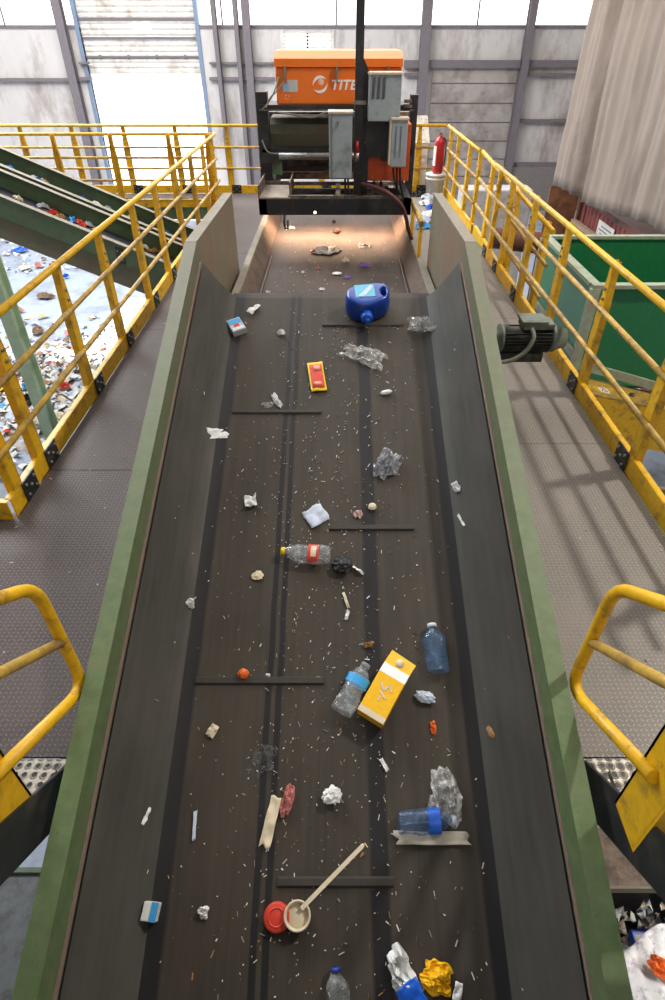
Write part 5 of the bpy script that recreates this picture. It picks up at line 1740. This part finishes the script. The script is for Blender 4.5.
# lower left: pale steel plate under the steps
o = thing('lower_platform', 'pale grey steel platform under the left steps', 'platform', (-2.0, 0.8, 0))
MB().box((-3.6, -0.4, 1.57), (-1.12, 1.45, 1.6)).build('plate', paint('grey_plate', rgb(104, 108, 108), 0.6, var=0.15, dirt=rgb(74, 72, 68), amt=0.4, scale=8), o)
MB().box((-3.6, 1.45, 1.3), (-1.12, 1.48, 1.62)).build('edge', DKG, o)
for x in (-3.4, -1.25):
    MB().bar((x, 0.5, 0), (x, 0.5, 1.57), 0.1, 0.1, (1, 0, 0)).build('leg', DKG, o)

# ------------------------------------------------------------------ light
def area(name, loc, target, size, power, col=(1, 1, 1), size_y=None, spread=None):
    l = bpy.data.lights.new(name, 'AREA')
    l.energy = power
    l.color = col
    l.size = size
    if size_y:
        l.shape = 'RECTANGLE'
        l.size_y = size_y
    if spread:
        l.spread = spread
    o = bpy.data.objects.new(name, l)
    COL.objects.link(o)
    o.location = loc
    d = Vector(target) - Vector(loc)
    o.rotation_euler = d.to_track_quat('-Z', 'Y').to_euler()
    o['kind'] = 'helper'
    return o


area('skylight_main', (-1.0, 15.0, 12.8), (-1.0, 15.0, 0), 13, 1600, (1, 0.97, 0.93), 14)
area('skylight_near', (0.0, 3.0, 12.8), (0.0, 3.0, 0), 9, 90, (1, 0.96, 0.92), 7)
area('high_bay_right', (5.6, 4.2, 11.2), (1.2, 3.6, 3.5), 0.4, 560, (1, 0.94, 0.86))
area('fill_left', (-9.0, 13.0, 12.6), (-7.5, 13.0, 0), 8, 4000, (0.9, 0.95, 1.0), 9)  # added lamp that brightens the tipping floor
area('fill_back', (-9.0, 22.5, 12.7), (-10.5, 25.5, 3), 6, 620, (0.95, 0.97, 1.0), 5)  # added lamp to brighten the left part of the back wall
area('halogen', (AX, 7.55, zbm - 0.03), (AX, 7.6, ZA), 1.3, 55, (1, 0.66, 0.42), 0.12, R(150))
area('fill_rear', (0.5, -4.0, 12.7), (0.5, 5.0, 4.0), 7, 260, (1, 0.96, 0.92), 4)  # added front fill from behind the camera, for belt and sorter
area('fill_lower', (7.0, 0.0, 9.0), (1.9, 0.9, 1.4), 0.5, 12, (1, 0.95, 0.9), None, R(24))  # added narrow fill aimed at the waste on the lower conveyor
sun = bpy.data.lights.new('sun', 'SUN')
sun.energy = 22
sun.angle = R(0.6)
sun.color = (1, 0.97, 0.92)
so = bpy.data.objects.new('sun', sun)
COL.objects.link(so)
to_sun = Vector((-0.45, 0.35, 0.82))
so.rotation_euler = (-to_sun).to_track_quat('-Z', 'Y').to_euler()

wd = bpy.data.worlds.new('sky')
SC.world = wd
wd.use_nodes = True
wd.node_tree.nodes['Background'].inputs[0].default_value = (0.92, 0.96, 1, 1)
wd.node_tree.nodes['Background'].inputs[1].default_value = 1.6

# ------------------------------------------------------------------ groups of repeats
GROUPS = {'railing': 'yellow railings round the platform', 'walkway': 'chequer plate walkways', 'cross_conveyor': 'green cross conveyors on the left',
          'access_stair': 'steps at the near end of the walkways', 'stair_handrail': 'looped handrails of the steps', 'platform_column': 'columns under the platform',
          'plastic_bottle': 'plastic bottles on the belt', 'small_carton': 'small cartons on the belt', 'plastic_film': 'clear films on the belts',
          'plastic_bag': 'plastic bags on the belts', 'paper_scrap': 'paper scraps on the belts', 'waste_sheet': 'large pieces in the paper heap'}
for o in bpy.data.objects:
    if o.parent is None and 'category' in o and 'group' not in o:
        g_ = GROUPS.get(o.name.split('.')[0])
        if g_:
            o['group'] = g_

# ------------------------------------------------------------------ camera
cam = bpy.data.cameras.new('camera')
co = bpy.data.objects.new('camera', cam)
COL.objects.link(co)
co.location = (0, 0, EYE)
co.rotation_euler = (PI / 2 - TH, 0, 0)
cam.sensor_fit = 'AUTO'
cam.sensor_width = 36
cam.lens = 36 * F / 1000
cam.shift_x = -(CX - 332.5) / 1000
cam.clip_start = 0.05
cam.clip_end = 300
SC.camera = co
SC.view_settings.view_transform = 'Standard'
SC.view_settings.look = 'None'
SC.view_settings.exposure = 0.0
SC.view_settings.gamma = 1
SC.view_settings.use_curve_mapping = False
SC.cycles.max_bounces = 8
SC.cycles.transparent_max_bounces = 16
SC.cycles.sample_clamp_indirect = 6
SC.cycles.caustics_reflective = False
SC.cycles.caustics_refractive = False
